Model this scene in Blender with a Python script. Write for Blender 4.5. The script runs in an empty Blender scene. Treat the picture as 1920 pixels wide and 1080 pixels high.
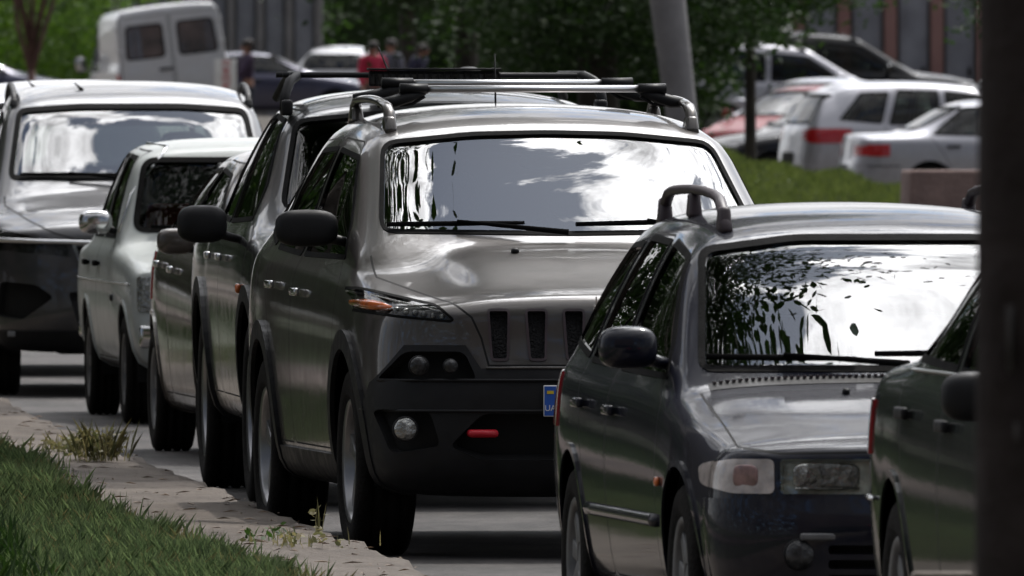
import bpy, bmesh, math, random
import numpy as np
from mathutils import Vector, Matrix
from mathutils.bvhtree import BVHTree
from mathutils.interpolate import poly_3d_calc
R = math.radians
rng = np.random.default_rng(7)
random.seed(7)
C = bpy.context.scene.collection
FPX = 34000.0
CAMZ = 1.92
# ------------------------------------------------------------------ camera
cam_d = bpy.data.cameras.new('camera'); cam = bpy.data.objects.new('camera', cam_d); C.objects.link(cam)
cam_d.sensor_width = 36; cam_d.lens = FPX / 1920 * 36; cam_d.clip_start = 1; cam_d.clip_end = 3000
cam.location = (0, 0, CAMZ); cam.rotation_euler = (R(90) - math.atan((540 - 112) / FPX), 0, 0)
cam_d.dof.use_dof = True; cam_d.dof.focus_distance = 69; cam_d.dof.aperture_fstop = 20
bpy.context.scene.camera = cam
# ------------------------------------------------------------------ light
SUN_EL, SUN_AZ = 56, 28          # azimuth measured from +Y towards +X
w = bpy.data.worlds.new('World'); bpy.context.scene.world = w; w.use_nodes = True
nt = w.node_tree; nt.nodes.clear()
def N(t, kind, **kw):
    n = t.nodes.new(kind)
    for k, v in kw.items():
        if k in n.inputs.keys() if hasattr(n.inputs, 'keys') else False: n.inputs[k].default_value = v
        else: setattr(n, k, v)
    return n
out = N(nt, 'ShaderNodeOutputWorld'); bg = N(nt, 'ShaderNodeBackground'); bg.inputs['Strength'].default_value = 0.09
sky = N(nt, 'ShaderNodeTexSky'); sky.sky_type = 'NISHITA'; sky.sun_disc = False
sky.sun_elevation = R(SUN_EL); sky.sun_rotation = R(SUN_AZ); sky.dust_density = 2.0
L = nt.links.new
def MA(op, a, b=None, clamp=False):
    n = nt.nodes.new('ShaderNodeMath'); n.operation = op; n.use_clamp = clamp
    for i, v in enumerate((a, b)):
        if v is None: continue
        if isinstance(v, (int, float)): n.inputs[i].default_value = v
        else: L(v, n.inputs[i])
    return n.outputs[0]
def ramp(v, a, b):
    n = nt.nodes.new('ShaderNodeMapRange'); n.interpolation_type = 'SMOOTHSTEP'; n.inputs['From Min'].default_value = a; n.inputs['From Max'].default_value = b; L(v, n.inputs['Value']); return n.outputs[0]
tc = N(nt, 'ShaderNodeTexCoord'); sx = N(nt, 'ShaderNodeSeparateXYZ'); L(tc.outputs['Generated'], sx.inputs[0])
az = MA('ARCTAN2', sx.outputs[0], sx.outputs[1]); el = MA('ARCSINE', sx.outputs[2])
def noise(scale, detail, rough=.55, loc=(0, 0, 0), dist=0.0):
    mp = N(nt, 'ShaderNodeMapping'); mp.inputs['Location'].default_value = loc; mp.inputs['Scale'].default_value = (1, 1, 1.4); L(tc.outputs['Generated'], mp.inputs[0])
    n = N(nt, 'ShaderNodeTexNoise'); n.inputs['Scale'].default_value = scale; n.inputs['Detail'].default_value = detail; n.inputs['Roughness'].default_value = rough; n.inputs['Distortion'].default_value = dist
    L(mp.outputs[0], n.inputs['Vector']); return n.outputs['Fac']
n1 = noise(20, 10, .6, (3.1, .4, 0), .25); n2 = noise(26, 8, .62, (1, 7, 2), .3); n3 = noise(3.0, 4, .5, (5, 2, 1))
# a gap of blue sky between the bright clouds next to the sun
u = MA('DIVIDE', MA('SUBTRACT', az, R(3.8)), R(4.8)); v = MA('DIVIDE', MA('SUBTRACT', el, R(62)), R(7.8))
r2 = MA('ADD', MA('MULTIPLY', u, u), MA('MULTIPLY', v, v))
off = MA('MINIMUM', MA('MULTIPLY', MA('SUBTRACT', r2, 1.0), .12), .09)
cov = ramp(MA('ADD', n1, off), .475, .545)
dt = N(nt, 'ShaderNodeVectorMath'); dt.operation = 'DOT_PRODUCT'; L(tc.outputs['Generated'], dt.inputs[0])
dt.inputs[1].default_value = (math.sin(R(14)) * math.cos(R(54)), math.cos(R(14)) * math.cos(R(54)), math.sin(R(54)))
near = ramp(dt.outputs['Value'], .86, .995); near = MA('POWER', near, 1.6)
wide = ramp(dt.outputs['Value'], -.2, .95)
bri = MA('ADD', MA('ADD', 2.2, MA('MULTIPLY', wide, 19.0)), MA('MULTIPLY', near, 95.0))
bri = MA('MULTIPLY', bri, MA('ADD', .30, MA('MULTIPLY', ramp(MA('ADD', MA('MULTIPLY', n2, .6), MA('MULTIPLY', n3, .4)), .38, .60), .9)))
cc = N(nt, 'ShaderNodeCombineXYZ'); L(bri, cc.inputs[0]); L(MA('MULTIPLY', bri, 1.0), cc.inputs[1]); L(MA('MULTIPLY', bri, 1.02), cc.inputs[2])
sk = N(nt, 'ShaderNodeMixRGB'); sk.blend_type = 'MULTIPLY'; sk.inputs[0].default_value = 1; sk.inputs[2].default_value = (1.5, 1.8, 2.2, 1); L(sky.outputs[0], sk.inputs[1])
mx = N(nt, 'ShaderNodeMixRGB'); L(cov, mx.inputs[0]); L(sk.outputs[0], mx.inputs[1]); L(cc.outputs[0], mx.inputs[2]); L(mx.outputs[0], bg.inputs['Color']); L(bg.outputs[0], out.inputs[0])
sd = bpy.data.lights.new('sun', 'SUN'); sd.energy = 2.6; sd.angle = R(0.6); sd.color = (1, .95, .88)
so = bpy.data.objects.new('sun', sd); C.objects.link(so)
sv = Vector((math.sin(R(SUN_AZ)) * math.cos(R(SUN_EL)), math.cos(R(SUN_AZ)) * math.cos(R(SUN_EL)), math.sin(R(SUN_EL))))
so.rotation_euler = sv.to_track_quat('Z', 'Y').to_euler()
vs = bpy.context.scene.view_settings; vs.view_transform = 'Standard'; vs.look = 'None'; vs.exposure = -0.28; vs.gamma = 1
cy = bpy.context.scene.cycles
cy.max_bounces = 8; cy.transparent_max_bounces = 16; cy.glossy_bounces = 4; cy.diffuse_bounces = 3
cy.sample_clamp_indirect = 6; cy.use_denoising = True

# ------------------------------------------------------------------ materials
def newmat(name):
    m = bpy.data.materials.new(name); m.use_nodes = True
    return m, m.node_tree, m.node_tree.nodes['Principled BSDF']
def pm(name, col, rough=.5, metal=0, coat=0, var=.12, scale=8, bump=0, bscale=60, spec=.5, detail=5, rvar=.0, coatr=.03):
    m, t, b = newmat(name); l = t.links.new
    b.inputs['Roughness'].default_value = rough; b.inputs['Metallic'].default_value = metal
    b.inputs['Coat Weight'].default_value = coat; b.inputs['Coat Roughness'].default_value = coatr
    b.inputs['Specular IOR Level'].default_value = spec
    tc = N(t, 'ShaderNodeTexCoord'); n = N(t, 'ShaderNodeTexNoise'); n.inputs['Scale'].default_value = scale; n.inputs['Detail'].default_value = detail
    l(tc.outputs['Object'], n.inputs['Vector'])
    r = N(t, 'ShaderNodeValToRGB'); r.color_ramp.elements[0].position = .3; r.color_ramp.elements[1].position = .7
    a = [c * (1 - var) for c in col]; z = [min(1, c * (1 + var)) for c in col]
    r.color_ramp.elements[0].color = (*a, 1); r.color_ramp.elements[1].color = (*z, 1)
    l(n.outputs['Fac'], r.inputs[0]); l(r.outputs[0], b.inputs['Base Color'])
    if rvar:
        mr = N(t, 'ShaderNodeMapRange'); mr.inputs['From Min'].default_value = .3; mr.inputs['From Max'].default_value = .7
        mr.inputs['To Min'].default_value = max(0, rough - rvar); mr.inputs['To Max'].default_value = rough + rvar
        l(n.outputs['Fac'], mr.inputs['Value']); l(mr.outputs[0], b.inputs['Roughness'])
    if bump:
        n2 = N(t, 'ShaderNodeTexNoise'); n2.inputs['Scale'].default_value = bscale; n2.inputs['Detail'].default_value = 6
        l(tc.outputs['Object'], n2.inputs['Vector'])
        bp = N(t, 'ShaderNodeBump'); bp.inputs['Strength'].default_value = bump; bp.inputs['Distance'].default_value = .02
        l(n2.outputs['Fac'], bp.inputs['Height']); l(bp.outputs[0], b.inputs['Normal'])
    return m
def paint(name, col, metal=.6, rough=.32, dust=.25, coat=.85, base=.22, spec=.5):
    # metallic flake base under clear coat, road dust thickening towards the sills
    m, t, b = newmat(name); l = t.links.new
    tc = N(t, 'ShaderNodeTexCoord')
    fl = N(t, 'ShaderNodeTexNoise'); fl.inputs['Scale'].default_value = 9; fl.inputs['Detail'].default_value = 8
    l(tc.outputs['Object'], fl.inputs['Vector'])
    sp = N(t, 'ShaderNodeSeparateXYZ'); l(tc.outputs['Object'], sp.inputs[0])
    mr = N(t, 'ShaderNodeMapRange'); mr.inputs['From Min'].default_value = .9; mr.inputs['From Max'].default_value = .25
    mr.inputs['To Min'].default_value = base; mr.inputs['To Max'].default_value = 1.0
    l(sp.outputs['Z'], mr.inputs['Value'])
    mu = N(t, 'ShaderNodeMath'); mu.operation = 'MULTIPLY'; l(mr.outputs[0], mu.inputs[0])
    rr = N(t, 'ShaderNodeMapRange'); rr.inputs['From Min'].default_value = .35; rr.inputs['From Max'].default_value = .7; rr.inputs['To Max'].default_value = dust * 2
    l(fl.outputs['Fac'], rr.inputs['Value']); l(rr.outputs[0], mu.inputs[1])
    mix = N(t, 'ShaderNodeMixRGB'); mix.inputs[1].default_value = (*col, 1); mix.inputs[2].default_value = (.09, .075, .062, 1)
    l(mu.outputs[0], mix.inputs[0]); l(mix.outputs[0], b.inputs['Base Color'])
    m2 = N(t, 'ShaderNodeMapRange'); m2.inputs['To Min'].default_value = metal; m2.inputs['To Max'].default_value = 0
    l(mu.outputs[0], m2.inputs['Value']); l(m2.outputs[0], b.inputs['Metallic'])
    m3 = N(t, 'ShaderNodeMapRange'); m3.inputs['To Min'].default_value = rough; m3.inputs['To Max'].default_value = .8
    l(mu.outputs[0], m3.inputs['Value']); l(m3.outputs[0], b.inputs['Roughness'])
    m4 = N(t, 'ShaderNodeMapRange'); m4.inputs['To Min'].default_value = .035; m4.inputs['To Max'].default_value = .4
    l(mu.outputs[0], m4.inputs['Value']); l(m4.outputs[0], b.inputs['Coat Roughness'])
    b.inputs['Coat Weight'].default_value = coat; b.inputs['Specular IOR Level'].default_value = spec
    n2 = N(t, 'ShaderNodeTexNoise'); n2.inputs['Scale'].default_value = 45; n2.inputs['Detail'].default_value = 4; l(tc.outputs['Object'], n2.inputs['Vector'])
    bp = N(t, 'ShaderNodeBump'); bp.inputs['Strength'].default_value = .05; bp.inputs['Distance'].default_value = .004; l(n2.outputs['Fac'], bp.inputs['Height']); l(bp.outputs[0], b.inputs['Normal']); l(bp.outputs[0], b.inputs['Coat Normal'])
    return m
def glass(name, tint, ior=1.75, rough=0.0):
    m = bpy.data.materials.new(name); m.use_nodes = True; t = m.node_tree; t.nodes.clear(); l = t.links.new
    o = N(t, 'ShaderNodeOutputMaterial'); mx = N(t, 'ShaderNodeMixShader'); tr = N(t, 'ShaderNodeBsdfTransparent'); g = N(t, 'ShaderNodeBsdfGlossy'); f = N(t, 'ShaderNodeFresnel')
    tr.inputs[0].default_value = (*tint, 1); g.inputs['Roughness'].default_value = rough; f.inputs['IOR'].default_value = ior
    l(f.outputs[0], mx.inputs[0]); l(tr.outputs[0], mx.inputs[1]); l(g.outputs[0], mx.inputs[2]); l(mx.outputs[0], o.inputs[0])
    return m
M = {}
M['taupe'] = paint('taupe_paint', (.086, .078, .072), .6, .32)
M['dgrey'] = paint('dark_grey_paint', (.032, .034, .036), .5)
M['brown'] = paint('brown_grey_paint', (.075, .062, .053), .4, .42)
M['lada'] = paint('old_grey_white_paint', (.47, .50, .48), .0, .5, .2, .35)
M['sgrey'] = paint('silver_grey_paint', (.05, .05, .053), .55, .4)
M['silver'] = paint('silver_paint', (.42, .42, .46), .45, .35, .18)
M['white'] = paint('white_paint', (.55, .55, .57), .0, .4, .15)
M['night'] = paint('blue_black_paint', (.005, .006, .014), .0, .5, .10, .7, .02, .1)
M['green'] = paint('dark_green_paint', (.006, .010, .008), .0, .5, .08, .6, .02, .1)
M['black'] = paint('black_paint', (.006, .006, .008), .0, .5, .08, .7, .02, .1)
M['blue'] = paint('violet_blue_paint', (.055, .055, .10), .4, .3, .1)
M['red'] = paint('red_paint', (.22, .008, .012), .0, .5, .1, .5, .03, .2)
M['plastic'] = pm('black_plastic', (.011, .011, .012), .55, spec=.3, var=.25, scale=14, rvar=.12, bump=.05, bscale=200)
M['rubber'] = pm('rubber', (.008, .008, .008), .8, spec=.05, var=.3, scale=10, bump=.15, bscale=90)
M['tyre'] = pm('tyre_rubber', (.012, .011, .010), .9, spec=.15, var=.4, scale=6, bump=.4, bscale=60)
M['gap'] = pm('seam_shadow', (.004, .004, .004), .9)
M['chrome'] = pm('chrome', (.7, .7, .7), .12, 1, var=.05)
M['alu'] = pm('brushed_aluminium', (.75, .75, .76), .3, 1, var=.05)
M['rim'] = pm('alloy_rim', (.3, .3, .31), .35, .9, var=.2)
M['steelrim'] = pm('dull_wheel_cover', (.16, .16, .16), .5, .3, var=.3)
M['mesh'] = pm('grille_mesh', (.012, .012, .014), .45, var=.9, scale=110, bump=.8, bscale=120)
M['glass'] = glass('window_glass', (.50, .56, .54), 1.9)
M['sideglass'] = glass('tinted_side_glass', (.22, .25, .22), 1.6)
M['oldglass'] = glass('old_clear_glass', (.6, .66, .64), 1.38)
M['lens'] = glass('lamp_lens', (.96, .97, .96), 1.45)
M['reflector'] = pm('lamp_reflector', (.35, .35, .33), .25, .9, var=.5, scale=30, bump=.6, bscale=40)
M['darklamp'] = pm('smoked_lamp_bowl', (.06, .06, .06), .3, .6, var=.7, scale=30, bump=.5, bscale=30)
M['amber'] = pm('amber_lens', (.6, .13, .02), .2, coat=1, var=.3, scale=40)
M['redlens'] = pm('red_lens', (.42, .015, .02), .18, coat=1, var=.25, scale=30)
M['hook'] = pm('red_tow_hook_enamel', (.55, .01, .025), .4, var=.15)
M['rail'] = pm('purplish_grey_rail', (.05, .035, .04), .45, var=.3)
M['cabin'] = pm('cabin_trim', (.02, .02, .022), .8, var=.3)
M['seat'] = pm('seat_cloth', (.035, .035, .038), .9, var=.4, scale=20, bump=.2)
M['pinkcloth'] = pm('faded_red_seat_cloth', (.2, .03, .03), .9, var=.4, scale=20)
M['plateblue'] = pm('plate_blue', (.02, .10, .45), .4, var=.05)
M['platewhite'] = pm('plate_white', (.75, .75, .73), .4, var=.1)
M['yellow'] = pm('flag_yellow', (.7, .5, .03), .5, var=.05)

# ------------------------------------------------------------------ object helpers
def link(name, me, parent=None, mats=(), loc=None):
    o = bpy.data.objects.new(name, me); C.objects.link(o)
    if me is not None:
        for m in mats: me.materials.append(m)
    if parent: o.parent = parent
    if loc: o.location = loc
    return o
def tag(o, label=None, cat=None, group=None, kind=None):
    if label: o['label'] = label
    if cat: o['category'] = cat
    if group: o['group'] = group
    if kind: o['kind'] = kind
    return o
def empty(name, loc, rz, label, cat, group=None):
    o = bpy.data.objects.new(name, None); C.objects.link(o); o.location = loc; o.rotation_euler = (0, 0, rz)
    return tag(o, label, cat, group)
class MB:
    """collects verts / faces; build() links them as one mesh object"""
    def __init__(s): s.v = []; s.f = []; s.m = []; s.sm = []
    def add(s, v, f, mi=0, smooth=False):
        o = len(s.v); s.v += [tuple(map(float, p)) for p in v]
        for q in f: s.f.append([i + o for i in q]); s.m.append(mi); s.sm.append(smooth)
    def box(s, c, d, mi=0, rot=None, bevel=0, taper=(1, 1)):
        bm = bmesh.new(); bmesh.ops.create_cube(bm, size=1)
        for v in bm.verts:
            k = 1 if v.co.z < 0 else None
            v.co = Vector((v.co.x * d[0] * (taper[0] if v.co.z > 0 else 1), v.co.y * d[1] * (taper[1] if v.co.z > 0 else 1), v.co.z * d[2]))
        if bevel: bmesh.ops.bevel(bm, geom=bm.edges[:], offset=bevel, segments=2, profile=.6, affect='EDGES')
        mt = Matrix.Translation(c) @ (rot if rot else Matrix())
        bm.verts.index_update()
        s.add([mt @ v.co for v in bm.verts], [[v.index for v in f.verts] for f in bm.faces], mi, bevel > 0); bm.free()
    def blob(s, c, r, mi=0, p=2.6, rot=None, nu=20, nv=12):
        vs_, fs = [], []
        sg = lambda a: math.copysign(abs(a) ** (2 / p), a)
        mt = Matrix.Translation(c) @ (rot if rot else Matrix())
        for i in range(nv + 1):
            ph = -math.pi / 2 + math.pi * i / nv
            for j in range(nu):
                th = 2 * math.pi * j / nu
                vs_.append(mt @ Vector((r[0] * sg(math.cos(ph)) * sg(math.cos(th)), r[1] * sg(math.cos(ph)) * sg(math.sin(th)), r[2] * sg(math.sin(ph)))))
        for i in range(nv):
            for j in range(nu): fs.append([i * nu + j, i * nu + (j + 1) % nu, (i + 1) * nu + (j + 1) % nu, (i + 1) * nu + j])
        s.add(vs_, fs, mi, True)
    def tube(s, pts, r, mi=0, n=10, flat=1.0, up=Vector((0, 0, 1))):
        pts = [Vector(p) for p in pts]; rr = r if isinstance(r, (list, tuple)) else [r] * len(pts)
        vs_, fs = [], []
        for i, p in enumerate(pts):
            d = (pts[min(i + 1, len(pts) - 1)] - pts[max(i - 1, 0)]).normalized()
            a = d.cross(up)
            if a.length < .05: a = d.cross(Vector((1, 0, 0)))
            a.normalize(); b = a.cross(d).normalized()
            for k in range(n):
                t = 2 * math.pi * k / n
                vs_.append(p + a * math.cos(t) * rr[i] + b * math.sin(t) * rr[i] * flat)
        for i in range(len(pts) - 1):
            for k in range(n): fs.append([i * n + k, i * n + (k + 1) % n, (i + 1) * n + (k + 1) % n, (i + 1) * n + k])
        fs.append(list(range(n))[::-1]); fs.append([(len(pts) - 1) * n + k for k in range(n)])
        s.add(vs_, fs, mi, True)
    def lathe(s, prof, n=40, mi=0, c=(0, 0, 0), axis='x', smooth=True):
        vs_, fs = [], []
        for (a, r) in prof:
            for k in range(n):
                t = 2 * math.pi * k / n
                q = (a, r * math.cos(t), r * math.sin(t)) if axis == 'x' else ((r * math.cos(t), r * math.sin(t), a) if axis == 'z' else (r * math.cos(t), a, r * math.sin(t)))
                vs_.append((q[0] + c[0], q[1] + c[1], q[2] + c[2]))
        for i in range(len(prof) - 1):
            for k in range(n): fs.append([i * n + k, i * n + (k + 1) % n, (i + 1) * n + (k + 1) % n, (i + 1) * n + k])
        s.add(vs_, fs, mi, smooth)
    def build(s, name, mats, parent=None, loc=None):
        if not isinstance(mats, (list, tuple)): mats = [mats]
        me = bpy.data.meshes.new(name); me.from_pydata(s.v, [], s.f)
        me.polygons.foreach_set('material_index', s.m); me.polygons.foreach_set('use_smooth', s.sm)
        bm = bmesh.new(); bm.from_mesh(me); bmesh.ops.recalc_face_normals(bm, faces=bm.faces); bm.to_mesh(me); bm.free()
        return link(name, me, parent, mats, loc)

# ------------------------------------------------------------------ 2-D polygon helpers
def rnd(poly, r=.04, n=4):
    """round the corners of a polygon"""
    out = []; m = len(poly)
    rr = r if isinstance(r, (list, tuple)) else [r] * m
    for i in range(m):
        p = Vector(poly[i]); a = Vector(poly[i - 1]) - p; b = Vector(poly[(i + 1) % m]) - p
        k = min(rr[i], a.length * .48, b.length * .48)
        s, e = p + a.normalized() * k, p + b.normalized() * k
        for j in range(n + 1):
            t = j / n; q = s * (1 - t) ** 2 + p * 2 * t * (1 - t) + e * t * t; out.append((q.x, q.y))
    return out
def area(p): return .5 * sum(p[i - 1][0] * p[i][1] - p[i][0] * p[i - 1][1] for i in range(len(p)))
def inset(p, d):
    """move a polygon's outline inwards by d"""
    s = 1 if area(p) > 0 else -1; out = []; m = len(p)
    for i in range(m):
        a = Vector(p[i]) - Vector(p[i - 1]); b = Vector(p[(i + 1) % m]) - Vector(p[i])
        if a.length < 1e-6 or b.length < 1e-6: out.append(p[i]); continue
        a.normalize(); b.normalize(); na = Vector((-a.y, a.x)); nb = Vector((-b.y, b.x)); n = na + nb
        n = n / max(.4, n.length_squared) * 2 if n.length > .1 else na
        out.append((p[i][0] + n.x * d * s, p[i][1] + n.y * d * s))
    return out
def circ(cy_, cz_, r, n=28, a0=0): return [(cy_ + r * math.cos(a0 + 2 * math.pi * k / n), cz_ + r * math.sin(a0 + 2 * math.pi * k / n)) for k in range(n)]
def pip(P, poly):
    x, y = P[:, 0], P[:, 1]; c = np.zeros(len(P), bool); m = len(poly)
    for i in range(m):
        x1, y1 = poly[i - 1]; x2, y2 = poly[i]
        if y1 == y2: continue
        k = ((y1 > y) != (y2 > y)) & (x < (x2 - x1) * (y - y1) / (y2 - y1) + x1); c ^= k
    return c
AX = {'side': (1, 2), 'front': (0, 2), 'rear': (0, 2), 'top': (0, 1)}

# ------------------------------------------------------------------ car body surface
def bspl(P, cnt, mir):
    """uniform cubic B-spline along axis 0; cnt[i] samples in span i; mir mirrors x at the ends (closed section)"""
    if mir:
        a = P[1].copy(); a[..., 0] *= -1; b = P[-2].copy(); b[..., 0] *= -1
    else: a = 2 * P[0] - P[1]; b = 2 * P[-1] - P[-2]
    Q = np.concatenate([a[None], P, b[None]]); out = []
    for i in range(len(P) - 1):
        for k in range(cnt[i]):
            t = k / cnt[i]
            out.append(((1 - t) ** 3 * Q[i] + (3 * t ** 3 - 6 * t * t + 4) * Q[i + 1] + (-3 * t ** 3 + 3 * t * t + 3 * t + 1) * Q[i + 2] + t ** 3 * Q[i + 3]) / 6)
    out.append((Q[-3] + 4 * Q[-2] + Q[-1]) / 6)
    return np.array(out)
def section(w_, zb, zs, we, ze, zt, y, tuck=.045, mid=.56, plat=False):
    """half cross-section from bottom centre up the side to roof centre"""
    dz = ze - zs; za = zs + max(-.01, min(.03, .3 * dz)); zc_ = max(ze - .05, zs + .72 * dz)
    p = [(0, zb), (w_ * .55, zb), (w_ * .90, zb + .01), (w_ - .03, zb + .09), (w_, zb + (zs - zb) * mid), (w_ - .008, zs - .12), (w_ - tuck + .01, zs - .015), (w_ - tuck - .03, za),
         None, None, (min(we + .012, w_ - tuck - .06), zc_), (we - .03, ze - .004), (we * .75, ze + (zt - ze) * .55), (we * .4, ze + (zt - ze) * .9), (0, zt)]
    if plat: p[12] = (we * .74, ze + (zt - ze) * .25); p[13] = (we * .62, ze + (zt - ze) * .97)
    a, b = p[7], p[10]
    bu = .018 * min(1, max(0, dz * 5)); p[8] = (a[0] + (b[0] - a[0]) * .33 + bu, a[1] + (b[1] - a[1]) * .33); p[9] = (a[0] + (b[0] - a[0]) * .68 + bu, a[1] + (b[1] - a[1]) * .68)
    return np.array([(x, y, z) for x, z in p], float)
def table(tb, z): return np.interp(z, [t[0] for t in tb], [t[1] for t in tb])
class Body:
    def __init__(s, st, front, rear, fplan=(.10, .16), rplan=(.05, .1), cell=.035, tuck=.045, fsec=None, rsec=None, finset=.13, rinset=.1, plat=0):
        """st rows: y, half width, z bottom, z shoulder, edge half width, edge drop, z top"""
        rows = []; s.cell = cell
        def sec(r, y=None): return section(r[1], r[2], r[3], r[4], r[6] - r[5], r[6], r[0] if y is None else y, tuck, plat=.3 < r[0] < plat)
        f0 = fsec or st[0]; S = sec(f0); W = f0[1]; zc = (f0[2] + f0[6]) * .5
        def ring(S, k, ins, tb, plan, sgn, zc, W):
            q = S.copy(); q[:, 0] *= k; q[:, 2] = zc + (q[:, 2] - zc) * k
            u = np.abs(q[:, 0]) / W
            q[:, 1] = table(tb, q[:, 2]) + sgn * (plan[0] * u ** 2 + plan[1] * u ** 7 + ins)
            return q
        for k, ins in ((.015, 0), (.3, 0), (.6, 0), (.82, 0), (.93, .006), (.985, .035), (1.0, finset)): rows.append(ring(S, k, ins, front, fplan, 1, zc, W))
        for r in st: rows.append(sec(r))
        r0 = rsec or st[-1]; S = sec(r0); W = r0[1]; zc = (r0[2] + r0[6]) * .5
        for k, ins in ((1.0, rinset), (.985, .03), (.93, .005), (.82, 0), (.6, 0), (.3, 0), (.015, 0)): rows.append(ring(S, k, ins, rear, rplan, -1, zc, W))
        P = np.array(rows)
        du = np.linalg.norm(np.diff(P, axis=0), axis=2).max(1); dv = np.linalg.norm(np.diff(P, axis=1), axis=2).max(0)
        nu = [max(1, int(math.ceil(d / cell))) for d in du]; nv = [max(1, int(math.ceil(min(d, .5) / cell))) for d in dv]
        H = bspl(P, nu, False); H = np.transpose(H, (1, 0, 2)); H = bspl(H, nv, True); H = np.transpose(H, (1, 0, 2))
        H[:, 0, 0] = 0; H[:, -1, 0] = 0
        mirr = H[:, 1:-1][:, ::-1].copy(); mirr[..., 0] *= -1
        G = np.concatenate([H, mirr], axis=1); U, V = G.shape[:2]
        gu = np.gradient(G, axis=0); gv = (np.roll(G, -1, 1) - np.roll(G, 1, 1))
        Nn = np.cross(gu, gv); Nn /= np.maximum(1e-9, np.linalg.norm(Nn, axis=2, keepdims=True))
        mid = G[U // 2, 3]; 
        if Nn[U // 2, 3, 2] * 0 + Nn[U // 2, np.argmax(G[U // 2, :, 0]), 0] < 0: Nn = -Nn; s.flip = True
        else: s.flip = False
        s.V = G.reshape(-1, 3); s.N = Nn.reshape(-1, 3); s.F = []
        for i in range(U - 1):
            for j in range(V):
                q = [i * V + j, i * V + (j + 1) % V, (i + 1) * V + (j + 1) % V, (i + 1) * V + j]
                s.F.append(q)
        s.F.append(list(range(V))); s.F.append([(U - 1) * V + j for j in range(V)])
        s.N[:V] = (0, -1, 0); s.N[-V:] = (0, 1, 0)
        s.bvh = BVHTree.FromPolygons([Vector(v) for v in s.V], s.F)
        s.regs = []
    def hit(s, view, a, b, sgn=1, off=0):
        if view == 'side': o, d = Vector((sgn * 3, a, b)), Vector((-sgn, 0, 0))
        elif view == 'front': o, d = Vector((a, -3, b)), Vector((0, 1, 0))
        elif view == 'rear': o, d = Vector((a, 12, b)), Vector((0, -1, 0))
        else: o, d = Vector((a, b, 5)), Vector((0, 0, -1))
        h = s.bvh.ray_cast(o, d)
        if h[0] is None: return o + d * 2.2, -d
        n = s.nrm(h[0]); return h[0] + n * off, n
    def nrm(s, p):
        loc, n, i, d = s.bvh.find_nearest(p)
        f = s.F[i]
        if len(f) > 4: return Vector(s.N[f[0]])
        w_ = poly_3d_calc([Vector(s.V[k]) for k in f], loc); r = Vector((0, 0, 0))
        for k, q in zip(f, w_): r += Vector(s.N[k]) * q
        return r.normalized() if r.length > 1e-6 else Vector(n)
    def reg(s, part, mat, poly, view='side', sgn=0, off=0, band=0, bandmat='gap', bandpart=None, bandoff=-.004, lim=None, label=None, nf=False, cover=None):
        """a patch of the body cut out along poly. sgn 0: both sides. band: width of a strip along the outline, part of bandpart"""
        for sg in ((-1, 1) if (sgn == 0 and view == 'side') else (sgn,)):
            s.regs.append(dict(part=part, mat=mat, poly=poly, view=view, sgn=sg, off=off, lim=lim, label=label, inner=inset(poly, band) if band else None, bm=bandmat, bp=bandpart, bo=bandoff, nf=nf, cover=cover))
    def both(s, part, mat, poly, view='front', **k):
        s.reg(part, mat, poly, view, sgn=-2, **k); s.reg(part, mat, [(-x, z) for x, z in poly][::-1], view, sgn=2, **k)
    def build(s, root, mat, trimparts=()):
        s.ymid = (s.V[:, 1].min() + s.V[:, 1].max()) / 2
        PV = [tuple(map(float, v)) for v in s.V]; PF = [list(f) for f in s.F]; EM = {}; A4 = s.V[np.array(s.F[:-2])]
        nn = np.cross(A4[:, 2] - A4[:, 0], A4[:, 3] - A4[:, 1]); nn /= np.maximum(1e-12, np.linalg.norm(nn, axis=1, keepdims=True)); cc0 = A4.mean(1)
        CN = [(*c, *n) for c, n in zip(cc0.tolist(), nn.tolist())] + [(*s.V[f].mean(0), 0, 1, 0) for f in s.F[-2:]]
        for i, f in enumerate(PF):
            for q, e in enumerate(f):
                k = (f[q - 1], e) if f[q - 1] < e else (e, f[q - 1]); EM.setdefault(k, []).append(i)
        s.up = CN[int(np.argmax(cc0[:, 2]))][5] > 0
        def okv(r, A):
            v = r['view']; sg = r['sgn']
            if r['nf']: return np.array([r['lim'](Vector(a[:3])) for a in A], bool)
            if v == 'side': ok = (abs(A[:, 3]) > .12) & (A[:, 0] * sg > 0)
            elif v == 'front': ok = (abs(A[:, 4]) > .05) & (A[:, 1] < s.ymid)
            elif v == 'rear': ok = (abs(A[:, 4]) > .05) & (A[:, 1] > s.ymid)
            else: ok = (A[:, 5] * (1 if s.up else -1) > .1) & (A[:, 2] > .5)
            if r['lim'] is not None: ok &= np.array([r['lim'](Vector(a[:3])) for a in A], bool)
            return ok
        def split_edge(a, b, t):
            c = len(PV); pa, pb = PV[a], PV[b]; PV.append((pa[0] + (pb[0] - pa[0]) * t, pa[1] + (pb[1] - pa[1]) * t, pa[2] + (pb[2] - pa[2]) * t))
            fs = EM.pop((a, b) if a < b else (b, a)); EM[(a, c)] = list(fs); EM[(b, c)] = list(fs)
            for f in fs:
                L_ = PF[f]; n = len(L_)
                for q in range(n):
                    if (L_[q - 1] == a and L_[q] == b) or (L_[q - 1] == b and L_[q] == a):
                        L_.insert(q, c); break
            return c
        rad = s.cell * 1.6 + .02
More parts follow.
